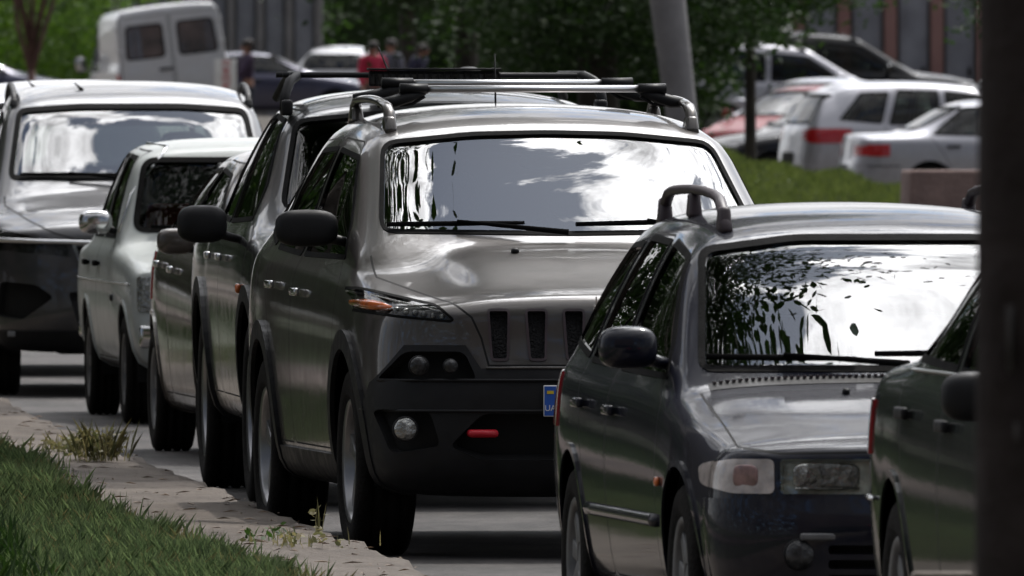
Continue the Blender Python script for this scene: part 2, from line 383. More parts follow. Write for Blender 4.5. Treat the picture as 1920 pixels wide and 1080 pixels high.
        for r in s.regs:
            ia, ib = AX[r['view']]
            for poly in ([r['poly']] + ([r['inner']] if r['inner'] else [])):
                xs = [p[0] for p in poly]; ys = [p[1] for p in poly]
                bx = (min(xs) - .06, max(xs) + .06, min(ys) - .06, max(ys) + .06)
                A = np.array(CN); ii = np.nonzero((A[:, ia] > bx[0]) & (A[:, ia] < bx[1]) & (A[:, ib] > bx[2]) & (A[:, ib] < bx[3]))[0]
                if len(ii): ii = ii[okv(r, A[ii])]
                cand = list(ii); ca = [CN[i][ia] for i in ii]; cb = [CN[i][ib] for i in ii]
                if not cand: continue
                for i in range(len(poly)):
                    p = poly[i - 1]; q_ = poly[i]; dx, dy = q_[0] - p[0], q_[1] - p[1]; ln = math.hypot(dx, dy)
                    if ln < 1e-5: continue
                    dx /= ln; dy /= ln; ex = np.array(ca) - p[0]; ey = np.array(cb) - p[1]; sdn = -ex * dy + ey * dx; tt = ex * dx + ey * dy
                    for k in np.nonzero((np.abs(sdn) < rad) & (tt > -rad) & (tt < ln + rad))[0]:
                        f = cand[k]; L_ = PF[f]; sds = []; tl = 1e9; th = -1e9
                        for v in L_:
                            a1, b1 = PV[v][ia] - p[0], PV[v][ib] - p[1]; sds.append(b1 * dx - a1 * dy); t_ = a1 * dx + b1 * dy; tl = min(tl, t_); th = max(th, t_)
                        if not (min(sds) < -2e-4 and max(sds) > 2e-4 and th > 0 and tl < ln): continue
                        cr_ = []
                        for q in range(len(L_)):
                            if sds[q - 1] * sds[q] < 0 and abs(sds[q - 1]) > 2e-5 and abs(sds[q]) > 2e-5: cr_.append((L_[q - 1], L_[q], sds[q - 1] / (sds[q - 1] - sds[q])))
                        on = {v for v, d_ in zip(L_, sds) if abs(d_) <= 2e-5}
                        for a1, b1, t_ in cr_: on.add(split_edge(a1, b1, t_))
                        L_ = PF[f]; pos = [q for q, v in enumerate(L_) if v in on]
                        if len(pos) < 2: continue
                        i0, i1 = pos[0], pos[-1]
                        if i1 - i0 < 2 or i1 - i0 > len(L_) - 2: continue
                        N1 = L_[i0:i1 + 1]; N2 = L_[i1:] + L_[:i0 + 1]; g = len(PF); PF[f] = N1; PF.append(N2)
                        for q in range(1, len(N2)):
                            kk = (N2[q - 1], N2[q]) if N2[q - 1] < N2[q] else (N2[q], N2[q - 1]); e_ = EM[kk]; e_[e_.index(f)] = g
                        kk = (L_[i0], L_[i1]) if L_[i0] < L_[i1] else (L_[i1], L_[i0]); EM[kk] = [f, g]
                        for h in (f, g):
                            vs_ = PF[h]; m_ = len(vs_); c_ = (sum(PV[v][0] for v in vs_) / m_, sum(PV[v][1] for v in vs_) / m_, sum(PV[v][2] for v in vs_) / m_, *CN[f][3:])
                            if h == g: CN.append(c_); cand.append(g); ca.append(c_[ia]); cb.append(c_[ib])
                            else: CN[f] = c_; ca[k] = c_[ia]; cb[k] = c_[ib]
        n0 = len(s.V); VV = [Vector(v) for v in PV]; NN = [Vector(n) for n in s.N] + [s.nrm(v) for v in VV[n0:]]
        FV = PF; nf = len(PF); A = np.array(CN); cen = A[:, :3]; nor = A[:, 3:]
        own = np.full(nf, -1); bandm = np.zeros(nf, bool)
        for k, r in enumerate(s.regs):
            ia, ib = AX[r['view']]
            m = pip(cen[:, [ia, ib]], r['poly']) & (own < 0); idx = np.nonzero(m)[0]
            if len(idx): idx = idx[okv(r, np.hstack([cen[idx], nor[idx]]))]
            if not len(idx): continue
            own[idx] = k
            if r['inner']:
                ins = pip(cen[idx][:, [ia, ib]], r['inner']); bandm[[i for i, q in zip(idx, ins) if not q]] = True
        made = {}
        def emit(name, faces, mats, mids, off, parent, label=None):
            if not faces: return None
            mp_ = {}; vs_ = []; ns = []; fs = []
            for f in faces:
                for i in FV[f]:
                    if i not in mp_: mp_[i] = len(vs_); vs_.append(VV[i] + NN[i] * off); ns.append(NN[i])
                fs.append([mp_[i] for i in FV[f]])
            mi = list(mids)
            if off:
                cnt = {}
                for k_, f in enumerate(faces):
                    q = FV[f]
                    for a, b in zip(q, q[1:] + q[:1]): cnt.setdefault((min(a, b), max(a, b)), []).append((a, b, mids[k_]))
                for e, l_ in cnt.items():
                    if len(l_) == 1:
                        a, b, m_ = l_[0]; dd = (VV[b] - VV[a]); nn = dd.cross(NN[a]); nn = nn.normalized() if nn.length > 1e-9 else NN[a]
                        if not s.up: nn = -nn
                        if off < 0: nn = -nn
                        o = len(vs_); vs_ += [VV[a], VV[b], VV[b] + NN[b] * off, VV[a] + NN[a] * off]; ns += [nn] * 4; fs.append([o, o + 1, o + 2, o + 3]); mi.append(m_)
            if not s.up: fs = [q[::-1] for q in fs]
            me = bpy.data.meshes.new(name); me.from_pydata(vs_, [], fs); me.polygons.foreach_set('material_index', mi); me.polygons.foreach_set('use_smooth', [True] * len(fs))
            me.normals_split_custom_set_from_vertices([tuple(n) for n in ns])
            o = link(name, me, parent, mats)
            if label: o['label'] = label
            return o
        body_f = [i for i in range(nf) if own[i] < 0]; body_m = [0] * len(body_f)
        for k, r in enumerate(s.regs):
            if r['inner'] and not r['bp']:
                q = [i for i in range(nf) if own[i] == k and bandm[i]]; body_f += q; body_m += [1] * len(q)
        s.body = emit('body', body_f, [M[mat], M['gap']], body_m, 0, root)
        for k, r in enumerate(s.regs):
            idx = np.nonzero(own == k)[0]
            main = [i for i in idx if not bandm[i]]; bd = [i for i in idx if bandm[i]]
            if r['part'] is None: continue
            o = emit(r['part'], main, [M[r['mat']]], [0] * len(main), r['off'], root, r['label'])
            made.setdefault(r['part'], []).append(o); r['obj'] = o
            if r['cover'] and o: emit('lens', main, [M[r['cover']]], [0] * len(main), .002, o)
            if r['inner'] and r['bp'] and o: emit(r['bp'], bd, [M[r['bm']]], [0] * len(bd), r['bo'], o)
        s.made = made
        return made

# ------------------------------------------------------------------ wheels, mirrors, seats
_wheel = {}
def wheel_meshes(r, wd, style):
    k = (r, wd, style)
    if k in _wheel: return _wheel[k]
    t = MB(); rr = r * .66; h = wd / 2
    prof = [(-h * .86, rr), (-h * .98, rr + .02), (-h, r - .05), (-h * .93, r - .018), (-h * .78, r - .003)]
    for g in (-.45, 0, .45): prof += [(h * g - .012, r), (h * g - .007, r - .010), (h * g + .007, r - .010), (h * g + .012, r)]
    prof += [(h * .78, r - .003), (h * .93, r - .018), (h, r - .05), (h * .98, rr + .02), (h * .86, rr), (h * .5, rr - .02), (-h * .5, rr - .02), (-h * .86, rr)]
    t.lathe(prof, 56)
    q = MB()
    q.lathe([(-h * .84, rr + .004), (-h * .9, rr - .004), (-h * .8, rr - .02), (-h * .2, rr - .035), (h * .3, rr - .03)], 48)
    q.lathe([(-h * .15, rr - .03), (-h * .15, .02)], 32)
    q.lathe([(-h * .15, .075), (-h * .62, .07), (-h * .68, .05), (-h * .7, 0.001)], 24)
    ns = {'alloy': 5, 'cover': 9, 'steel': 8}[style]
    for i in range(ns):
        a = 2 * math.pi * i / ns; ln = rr - .05
        for s_ in ((-.09, .09) if style == 'alloy' else (0,)):
            rot = Matrix.Rotation(a + s_, 4, 'X')
            q.box(rot @ Vector((-h * .55, 0, .05 + ln / 2)), (.03, .03 if style == 'alloy' else .05, ln), 0, rot, .006, (1, 1.25))
    a, b = t.build('wheel', M['tyre']), q.build('rim', M['rim'] if style == 'alloy' else M['steelrim'])
    ma, mb = a.data, b.data; bpy.data.objects.remove(a); bpy.data.objects.remove(b)
    _wheel[k] = (ma, mb); return ma, mb
def add_wheels(root, hw, ys, r, wd, style):
    ma, mb = wheel_meshes(r, wd, style)
    for y in ys:
        for sg in (-1, 1):
            o = link('wheel', ma, root); o.location = (sg * (hw - wd / 2), y, r)
            if sg > 0: o.rotation_euler = (0, 0, math.pi)
            link('rim', mb, o)
def liners(root, hw, ys, r):
    for y in ys:
        for sg in (-1, 1):
            m = MB(); n = 24; v = []; f = []
            for x in (sg * (hw - .05), sg * (hw - .42)):
                for k in range(n + 1):
                    a = math.pi * (-.08 + 1.16 * k / n); v.append((x, y + r * math.cos(a), .02 + r + r * math.sin(a) - r))
            for k in range(n): f.append([k, k + 1, n + 2 + k, n + 1 + k])
            f.append([n + 1 + k for k in range(n + 1)])
            v = [(a, b, c + WHEELZ[0]) for a, b, c in v]
            m.add(v, f, 0, False); m.build('wheel_arch_liner', M['gap'], root)
WHEELZ = [0]
def mirror(root, x, y, z, w_, h_, mat, cap='plastic', sg=-1, arm=.1, bx=None, p=3.0, dep=.055):
    m = MB(); m.blob((sg * x, y, z), (w_ / 2, dep, h_ / 2), 0, p)
    o = m.build('wing_mirror', M[mat], root)
    g = MB(); g.blob((sg * x, y + dep * .75, z), (w_ / 2 * .88, .02, h_ / 2 * .82), 0, p); g.build('mirror_glass', M['chrome'], o)
    a = MB(); a.tube([(sg * (x - w_ * .3), y, z - h_ * .25), (sg * (x - w_ / 2 - arm), y + .03, z - h_ * .42)], [.032, .026], 0, 10, .7); a.build('mirror_arm', M[cap], o)
    return o
def seats(root, rows, hw, z, mat='seat', head=True, wheel_y=None, dash=None, dash_z=None, big=1.0, floor_z=.35):
    for y in rows:
        for x in (-hw * .5, hw * .5):
            m = MB(); m.box((x, y - .22, z - .28), (.5, .52, .16), 0, None, .05)
            m.box((x, y + .08, z + .02), (.48, .16, .58), 0, Matrix.Rotation(-.22, 4, 'X'), .06, (.82, .8))
            o = m.build('seat', M[mat], root)
            if head:
                h = MB(); h.blob((x, y + .17, z + .40 * big), (.13 * big, .06, .1 * big), 0, 3.2)
                h.tube([(x - .05, y + .16, z + .25), (x - .05, y + .17, z + .36)], .008); h.tube([(x + .05, y + .16, z + .25), (x + .05, y + .17, z + .36)], .008)
                h.build('headrest', M[mat], o)
    if dash is not None:
        m = MB(); m.box((0, dash + .16, dash_z - .10), (hw * 1.75, .42, .22), 0, None, .06); m.box((-.32, dash + .3, dash_z + .03), (.32, .2, .09), 0, None, .04)
        m.box((.32, dash + .3, dash_z + .0), (.3, .2, .06), 0, None, .03); m.build('dashboard', M['cabin'], root)
        s_ = MB(); n = 30; ring = [(.35 + .185 * math.cos(2 * math.pi * k / n), dash + .52 + .07 * math.sin(2 * math.pi * k / n), dash_z + .02 + .17 * math.sin(2 * math.pi * k / n)) for k in range(n + 1)]
        s_.tube(ring, .014); s_.box((.35, dash + .51, dash_z + .02), (.34, .03, .05), 0, None, .01); s_.build('steering_wheel', M['cabin'], root)
    m = MB(); m.box((0, (rows[0] + rows[-1]) / 2 - .3, floor_z), (hw * 1.8, rows[-1] - rows[0] + 1.8, .04)); m.box((0, rows[-1] + .55, z - .2), (hw * 1.7, .06, .6)); m.build('cabin_floor', M['cabin'], root)
def wipers(b, root, segs):
    for (p, q, e) in segs:
        m = MB(); P = [b.hit('front', x, z, off=.02)[0] for x, z in (p, ((p[0] + q[0]) / 2, (p[1] + q[1]) / 2), q)]
        m.tube(P, [.010, .012, .008], 0, 6); E = b.hit('front', e[0], e[1], off=.03)[0]; m.tube([P[1] + Vector((0, -.012, .01)), E], [.007, .013], 0, 6)
        m.build('wiper', M['rubber'], root)
def handles(b, root, pts, mat, chrome=False):
    for (y, z) in pts:
        for sg in (-1, 1):
            p, n = b.hit('side', y, z, sg, .022)
            m = MB(); m.box(p, (.022, .17, .032), 0, None, .008); m.box(p - n * .02 + Vector((0, .065, 0)), (.03, .02, .02)); m.box(p - n * .02 - Vector((0, .065, 0)), (.03, .02, .02))
            m.build('door_handle', M[mat], root)
def spots(b, root, name, pts, r, mats, view='front', depth=.03, rim=None, recess=0.0):
    for (x, z) in pts:
        p, n = b.hit(view, x, z)
        m = MB(); d = Vector((0, -1 if view == 'front' else 1, 0)); c = p + d * (.012 - recess)
        m.lathe([(0, r), (.014, r), (.022, r * .86), (.024, 0.001)] if view != 'front' else [(0, r), (-.014, r), (-.022, r * .86), (-.024, .001)], 24, 0, c, 'y')
        m.lathe([(0.03, r * 1.0), (0.002, r * 1.12), (-.012, r * 1.10), (-.012, r)], 24, 1, c, 'y')
        m.build(name, [M[k] for k in mats], root)
def rail(b, root, x, y0, y1, h, mat, z_of=None, r=(.016, .022), feet=(0, 1), name='roof_rail'):
    for sg in (-1, 1):
        n = 18; pts = []
        for i in range(n + 1):
            t = i / n; y = y0 + (y1 - y0) * t
            base = b.hit('top', sg * x, y)[0].z
            k = min(1, t / .1, (1 - t) / .1); k = math.sin(k * math.pi / 2) ** .8
            pts.append((sg * x, y, base + h * k - .01 * (1 - k)))
        m = MB(); m.tube(pts, r[1], 0, 12, .7)
        for t in feet:
            y = y0 + (y1 - y0) * t; s_ = 1 if t < .5 else -1
            base = b.hit('top', sg * x, y)[0].z; m.box((sg * x, y + s_ * .07, base + h * .38), (.05, .16, h * .75), 0, None, .012, (.8, .6))
        m.build(name, M[mat], root)

# ------------------------------------------------------------------ generic finishing of a car
def finish(b, root, paintname, hw, axles, tr, twd, style, arch, clad=None, cladw=.06, lip=.008):
    """wheel arches, liners, wheels, underbody"""
    regs = b.regs; b.regs = []
    for y in axles:
        poly = circ(y, tr + .02, arch, 44)
        b.reg(None, 'gap', poly)
    arches = b.regs; b.regs = []
    for y in axles:
        poly = [(py, pz) for py, pz in circ(y, tr + .02, arch + (cladw if clad else .022), 44)]
        b.reg('arch_cladding' if clad else 'arch_lip', clad or paintname, poly, off=.018 if clad else lip)
    b.regs = arches + b.regs + regs
    made = b.build(root, paintname)
    WHEELZ[0] = tr; liners(root, hw - .02, axles, arch + .01)
    add_wheels(root, hw - .015, axles, tr, twd, style)
    m = MB(); yy = (axles[0] + axles[1]) / 2; m.box((0, yy, tr - .04), (hw * 1.05, (axles[1] - axles[0]) + .9, .14), 0, None, .03)
    for y in axles: m.tube([(-hw + .2, y, tr), (hw - .2, y, tr)], .045)
    m.build('chassis', M['gap'], root)
    return made
def windows(b, wins, trim=.02, mat='sideglass', tm='rubber'):
    for poly in wins: b.reg('side_window', mat, rnd(poly, .035), off=-.006, band=trim, bandmat=tm, bandpart='window_trim', bandoff=.003)
def screen(b, poly, name='windscreen', view='front', mat='glass', trim=.03, r=.06, lim=None, off=-.006, tm='rubber'):
    b.reg(name, mat, rnd(poly, r), view=view, sgn=3, off=off, band=trim, bandmat=tm, bandpart='screen_trim', bandoff=.003, lim=lim)
def sym(half): return half + [(-x, z) for x, z in half[::-1]]

def place(name, X, d, slope, label, cat, group=None):
    return empty(name, (X, d, 0), math.atan(slope), label, cat, group)
QG = 'cars queuing along the kerb'
def sills(b, nm, mt, z, ys, off):
    for a, c in zip(ys[:-1], ys[1:]): b.reg(nm, mt, [(a, .1), (a, z), (c, z), (c, .1)], off=off)
def door(b, poly, mat, band=.007): b.reg('door', mat, rnd(poly, .05), band=band)
def text(root, txt, loc, size, mat, rot=(R(90), 0, 0), name='lettering', ext=.002):
    cu = bpy.data.curves.new(name, 'FONT'); cu.body = txt; cu.size = size; cu.extrude = ext; cu.align_x = 'CENTER'; cu.align_y = 'CENTER'
    cu.materials.append(M[mat]); o = bpy.data.objects.new(name, cu); C.objects.link(o); o.location = loc; o.rotation_euler = rot
    if root: o.parent = root
    bpy.context.view_layer.update(); me = bpy.data.meshes.new_from_object(o.evaluated_get(bpy.context.evaluated_depsgraph_get()))
    q = bpy.data.objects.new(name, me); C.objects.link(q); q.location = loc; q.rotation_euler = rot; q.parent = root; bpy.data.objects.remove(o); q.name = name
    return q

# ================================================================== CARS IN THE QUEUE
# ------------------------------------------------------------------ taupe off-road estate, the big one in the middle
def car_taupe():
    root = place('off_road_car', .39, 69.4, .135, 'taupe grey off-road car with seven-slot grille, silver roof bars and red tow hook', 'car', QG)
    st = [(.52, .915, .25, 1.00, .70, .085, 1.09), (.75, .93, .24, 1.03, .71, .105, 1.155), (.98, .93, .24, 1.06, .73, .085, 1.19), (1.10, .93, .24, 1.075, .80, .04, 1.205),
          (1.14, .93, .24, 1.08, .80, .03, 1.225), (1.30, .93, .24, 1.09, .785, .034, 1.31), (1.62, .93, .24, 1.10, .75, .034, 1.475), (1.88, .93, .24, 1.105, .72, .036, 1.62), (1.95, .93, .24, 1.11, .715, .055, 1.665),
          (2.1, .93, .24, 1.11, .695, .06, 1.705), (2.5, .93, .24, 1.12, .685, .07, 1.75), (3.2, .93, .24, 1.135, .67, .08, 1.755), (3.8, .925, .24, 1.15, .65, .09, 1.71), (4.15, .91, .26, 1.16, .59, .09, 1.62), (4.28, .90, .28, 1.15, .575, .09, 1.56)]
    front = [(.25, .10), (.35, .03), (.55, 0), (.72, .015), (.78, .06), (.95, .075), (1.02, .11), (1.08, .2)]
    rear = [(.3, 4.58), (.6, 4.62), (1.05, 4.55), (1.55, 4.36)]
    b = Body(st, front, rear, fplan=(.13, .17), fsec=(.3, .90, .25, .97, .66, .04, 1.03), rsec=(4.3, .88, .3, 1.12, .57, .08, 1.55), cell=.034, finset=.14, plat=1.05)
    ts = 'taupe'
    # grille slots
    for i in range(7):
        x = -.43 + i * .1433
        b.reg('grille_slot', 'mesh', rnd([(x - .045, .965), (x + .045, .965), (x + .036, .765), (x - .034, .765)], .02), 'front', sgn=3, off=-.03, band=.010, bandmat='rail', bandpart='slot_frame', bandoff=.006)
    hl = rnd([(-.925, 1.035), (-.88, 1.042), (-.66, .985), (-.595, .925), (-.61, .912), (-.80, .93), (-.925, .95)], .012, 2)
    b.both('headlight', 'darklamp', hl, 'front', off=-.012, band=.010, bandmat='rubber', bandpart='lamp_surround', bandoff=.003, cover='lens')
    b.both('lamp_opening', 'gap', rnd([(-.87, .69), (-.775, .80), (-.56, .80), (-.515, .69)], .03), 'front', off=-.05)
    b.both('fog_light_pocket', 'gap', rnd([(-.88, .58), (-.69, .575), (-.65, .44), (-.82, .41)], .03), 'front', off=-.03)
    b.reg('lower_intake', 'gap', rnd(sym([(-.60, .46), (-.50, .565)][::1]) if False else [(-.62, .44), (-.50, .565), (.50, .565), (.62, .44), (.5, .39), (-.5, .39)], .03), 'front', sgn=3, off=-.06)
    b.reg('hood', ts, [(-.475, .745), (-.50, .85), (-.535, .93), (-.60, .985), (-.70, 1.03), (-.80, 1.075), (-.80, 1.5), (.80, 1.5), (.80, 1.075), (.70, 1.03), (.60, .985), (.535, .93), (.50, .85), (.475, .745)], 'front', sgn=3, band=.008, lim=lambda c: c.y < 1.12, nf=True)
    b.reg('front_bumper', 'plastic', sym([(-.99, .30), (-.93, .42), (-.885, .68), (-.775, .825), (-.555, .825), (-.50, .735)][::1]) [0:12] + [(.99, .1), (-.99, .1)], 'front', sgn=3, off=.012)
    screen(b, sym([(-.745, 1.245), (-.655, 1.60), (-.3, 1.635), (0, 1.64)][:3] + [(0, 1.642)])[:3] + [(0, 1.642)] + [(.3, 1.635), (.655, 1.60), (.745, 1.245)] + [(0, 1.235)], lim=lambda c: 1.0 < c.y < 2.1, trim=.016)
    windows(b, [[(1.43, 1.14), (1.56, 1.29), (1.95, 1.545), (2.62, 1.575), (2.64, 1.14)], [(2.71, 1.14), (2.70, 1.578), (3.35, 1.565), (3.52, 1.40), (3.52, 1.16)], [(3.62, 1.17), (3.60, 1.40), (3.66, 1.54), (3.9, 1.52), (4.12, 1.24)]])
    door(b, [(1.34, .40), (1.30, 1.06), (1.48, 1.13), (2.05, 1.60), (2.66, 1.615), (2.67, .40)], ts); door(b, [(2.69, .40), (2.69, 1.615), (3.45, 1.60), (3.6, 1.35), (3.56, 1.0), (3.30, .75), (3.18, .40)], ts)
    sills(b, 'sill_cladding', 'plastic', .385, (.4, .92, 3.63, 4.6), .012)
    finish(b, root, ts, .93, (.92, 3.63), .365, .235, 'alloy', .415, 'plastic', .075)
    # lamps
    for sg in (-1, 1):
        m = MB(); P = [b.hit('front', sg * (.905 - k * .022), .982 - k * .0035, off=-.002)[0] for k in range(5)]; m.tube(P, [.012, .021, .021, .018, .010], 0, 8, 1.0)
        m.build('indicator', M['amber'], root)
        m = MB()
        for k in range(6):
            P = b.hit('front', sg * (.80 - k * .032), .958 - k * .005)[0]; m.blob(P + Vector((0, .012, 0)), (.013, .008, .014), 0, 2.5, None, 8, 6)
        P = [b.hit('front', sg * (.90 - k * .05), 1.022 - k * .0135)[0] + Vector((0, .004, 0)) for k in range(6)]; m.tube(P, .006, 0, 6)
        m.build('daytime_lamp', M['reflector'], root)
    spots(b, root, 'main_lamp', [(-.735, .748), (.735, .748)], .036, ['darklamp', 'plastic'], recess=-.03)
    spots(b, root, 'side_lamp', [(-.62, .748), (.62, .748)], .026, ['darklamp', 'plastic'], recess=-.03)
    spots(b, root, 'fog_light', [(-.785, .505), (.785, .505)], .045, ['reflector', 'plastic'], recess=-.03)
    for x in (-.5, .5):
        m = MB(); P = b.hit('front', x, .49)[0]; m.tube([P + Vector((-.045, .04, 0)), P + Vector((-.045, -.05, 0)), P + Vector((.045, -.05, 0)), P + Vector((.045, .04, 0))], .014, 0, 8, 1.1); m.build('tow_hook', M['hook'], root)
    P = b.hit('front', 0, .60)[0]; m = MB(); m.box((-.01, P.y - .03, .615), (.53, .012, .12), 0, None, .004); pl = m.build('number_plate', M['platewhite'], root)
    m = MB(); m.box((-.25, P.y - .0375, .615), (.045, .004, .112)); m.build('plate_band', M['plateblue'], pl)
    m = MB(); m.box((-.25, P.y - .041, .648), (.026, .003, .012)); m.build('plate_flag', M['yellow'], pl)
    text(pl, 'UA', (-.25, P.y - .0405, .587), .032, 'platewhite')
    P = b.hit('front', 0, .985)[0]; text(root, 'Jeep', (-.02, P.y - .016, .994), .05, 'chrome', name='badge_lettering')
    m = MB(); P = [b.hit('front', -.48 + i * .096, .738 if True else 0, off=.01)[0] for i in range(11)]; m.tube(P, .010, 0, 6, .6); m.build('grille_lip', M['taupe'], root)
    for z_, x_ in ((.69, .86), (.575, .90)):
        m = MB(); P = [b.hit('front', -x_ + i * x_ / 8, z_, off=.014)[0] for i in range(17)]; m.tube(P, .010, 0, 6, .7); m.build('bumper_ridge', M['plastic'], root)
    for x in (-.26, .26):
        P = b.hit('top', x, .9)[0]; m = MB(); m.blob(P + Vector((0, 0, .006)), (.016, .022, .012)); m.build('washer_nozzle', M['plastic'], root)
    mirror(root, .985, 1.62, 1.262, .25, .145, 'plastic', arm=.06); mirror(root, .985, 1.62, 1.262, .25, .145, 'plastic', sg=1, arm=.06)
    handles(b, root, [(2.42, 1.0), (3.25, 1.02)], 'chrome')
    rail(b, root, .60, 2.02, 3.2, .078, 'taupe', r=(.018, .024))
    for i, (y, hx, e) in enumerate(((2.30, .53, .42), (3.06, .505, .38))):
        z = 1.805 + i * .022; m = MB(); m.tube([(-e, y, z), (e, y, z)], .026, 0, 12, .55); cb = m.build('roof_bar', M['alu'], root)
        for sg in (-1, 1):
            q = MB(); q.tube([(sg * e, y, z), (sg * hx, y, z + .002)], .031, 0, 12, .65); q.tube([(sg * (hx - .10), y, z - .012), (sg * (hx - .03), y, z - .035), (sg * (hx + .02), y, z - .05), (sg * .62, y, z - .06)], [.016, .03, .032, .02], 0, 8, .8); q.tube([(sg * (hx - .10), y, z - .03), (sg * (hx - .05), y + .01, z - .06), (sg * (hx + .0), y, z - .065)], .007, 0, 6)
            q.build('bar_foot', M['plastic'], cb)
    m = MB(); P = b.hit('top', .06, 3.85)[0]; m.blob(P + Vector((0, 0, .02)), (.022, .035, .02)); m.tube([P, P + Vector((0, .03, .26))], [.005, .002], 0, 6); m.build('aerial', M['plastic'], root)
    wipers(b, root, [((-.71, 1.262), (-.18, 1.268), (-.02, 1.222)), ((.02, 1.262), (.58, 1.275), (.62, 1.225))])
    seats(root, (2.25, 3.15), .66, .98, dash=1.25, dash_z=1.12)
    m = MB(); m.blob((0, 1.83, 1.52), (.12, .015, .035)); m.build('rear_view_mirror', M['cabin'], root)
    P, n = b.hit('front', .60, 1.29, off=.004); m = MB(); m.lathe([(0, .022), (-.002, .020), (-.002, .013)], 20, 0, P, 'y'); m.build('sticker', M['platewhite'], root)
    return root

# ------------------------------------------------------------------ dark grey pickup with a black rack and light bar
def car_pickup():
    root = place('pickup_truck', -.13, 77.3, .08, 'dark grey pickup with black roof rack and wide light bar behind the taupe off-road car', 'pickup', QG)
    st = [(.5, .93, .32, 1.08, .74, .05, 1.13), (.8, .95, .31, 1.12, .76, .05, 1.17), (1.15, .95, .31, 1.14, .77, .05, 1.215), (1.27, .955, .31, 1.15, .78, .04, 1.235), (1.31, .955, .31, 1.15, .78, .045, 1.26), (1.5, .955, .31, 1.16, .765, .05, 1.38),
          (1.75, .955, .31, 1.17, .735, .055, 1.55), (1.98, .955, .31, 1.17, .705, .05, 1.70), (2.05, .955, .31, 1.17, .70, .055, 1.73), (2.2, .955, .31, 1.17, .69, .06, 1.765), (2.6, .955, .31, 1.18, .68, .07, 1.80), (3.2, .955, .31, 1.18, .67, .08, 1.80), (3.5, .955, .31, 1.18, .665, .08, 1.77), (3.62, .955, .31, 1.18, .70, .10, 1.62),
          (3.74, .955, .31, 1.17, .80, .05, 1.20), (3.85, .955, .31, 1.17, .84, .03, 1.19), (4.5, .955, .33, 1.17, .84, .03, 1.19), (4.95, .94, .36, 1.17, .83, .03, 1.19)]
    b = Body(st, [(.3, .1), (.5, 0), (.75, .02), (1.0, .08), (1.1, .16)], [(.4, 5.2), (.7, 5.2), (1.2, 5.17)], fsec=(.3, .92, .32, 1.05, .7, .04, 1.08), rsec=(5, .93, .36, 1.15, .82, .03, 1.18), cell=.045)
    screen(b, sym([(-.765, 1.27), (-.665, 1.66), (-.3, 1.695)]), mat='oldglass', trim=.018, lim=lambda c: 1.1 < c.y < 2.2)
    windows(b, [[(1.62, 1.22), (1.72, 1.36), (2.12, 1.66), (2.72, 1.685), (2.74, 1.20)], [(2.82, 1.20), (2.82, 1.685), (3.38, 1.66), (3.52, 1.22)]])
    b.both('headlight', 'reflector', rnd([(-.90, .98), (-.60, .96), (-.58, .80), (-.88, .82)], .03), 'front', off=-.02, cover='lens')
    b.reg('grille', 'mesh', rnd([(-.52, .98), (.52, .98), (.48, .78), (-.48, .78)], .03), 'front', sgn=3, off=-.02, band=.02, bandmat='chrome', bandpart='grille_frame', bandoff=.006)
    b.reg('lower_grille', 'mesh', rnd([(-.6, .66), (.6, .66), (.5, .45), (-.5, .45)], .03), 'front', sgn=3, off=-.03)
    door(b, [(1.42, .45), (1.40, 1.12), (1.6, 1.2), (2.1, 1.70), (2.77, 1.72), (2.78, .45)], 'dgrey'); door(b, [(2.80, .45), (2.80, 1.72), (3.42, 1.70), (3.6, 1.2), (3.55, .8), (3.4, .45)], 'dgrey')
    finish(b, root, 'dgrey', .955, (.92, 4.02), .40, .245, 'alloy', .46, 'plastic', .07)
    mirror(root, 1.085, 1.72, 1.205, .22, .165, 'plastic', dep=.07, arm=.06); mirror(root, 1.085, 1.72, 1.205, .22, .165, 'plastic', sg=1, dep=.07, arm=.06)
    handles(b, root, [(2.55, 1.05), (3.3, 1.05)], 'chrome')
    for sg in (-1, 1):
        p, n = b.hit('side', 1.28, .93, sg, .01); m = MB(); m.blob(p, (.014, .035, .022)); m.build('side_indicator', M['amber'], root)
        m = MB(); pts = [(sg * .70, 2.12, 1.70), (sg * .695, 2.14, 1.765), (sg * .67, 2.2, 1.825), (sg * .63, 2.3, 1.85), (sg * .60, 3.2, 1.85), (sg * .61, 3.4, 1.82), (sg * .64, 3.5, 1.75)]; m.tube(pts, .022, 0, 10); m.box((sg * .69, 2.13, 1.71), (.05, .16, .07), 0, None, .015)
        rk = m.build('rack_side_bar', M['plastic'], root)
    for y in (2.3, 2.8, 3.25):
        m = MB(); m.tube([(-.66, y, 1.853), (.60, y, 1.85)], .016, 0, 10, .8); m.build('rack_cross_bar', M['plastic'], root)
    m = MB(); m.box((-.04, 2.16, 1.838), (.57, .06, .068), 0, None, .006); m.box((-.04, 2.15, 1.878), (.585, .10, .010), 0, None, .003)
    for k in range(20): m.box((-.325 + k * .030, 2.122, 1.835), (.006, .03, .055))
    lb = m.build('light_bar', M['plastic'], root)
    m = MB(); m.box((-.04, 2.1285, 1.835), (.56, .01, .045)); m.build('light_bar_lens', M['darklamp'], lb)
    P = b.hit('top', -.2, 2.12)[0]; m = MB(); m.tube([P, P + Vector((.0, .02, .03)), P + Vector((-.08, .12, .24))], [.012, .006, .003], 0, 6); m.build('aerial', M['plastic'], root)
    m = MB(); m.blob((.17, 2.9, 1.84), (.06, .09, .05)); m.build('roof_clamp', M['plastic'], root)
    wipers(b, root, [((-.66, 1.30), (-.10, 1.31), (.05, 1.26)), ((.05, 1.30), (.6, 1.31), (.66, 1.26))])
    seats(root, (2.35, 3.1), .70, 1.02, dash=1.42, dash_z=1.16, big=1.15)
    return root

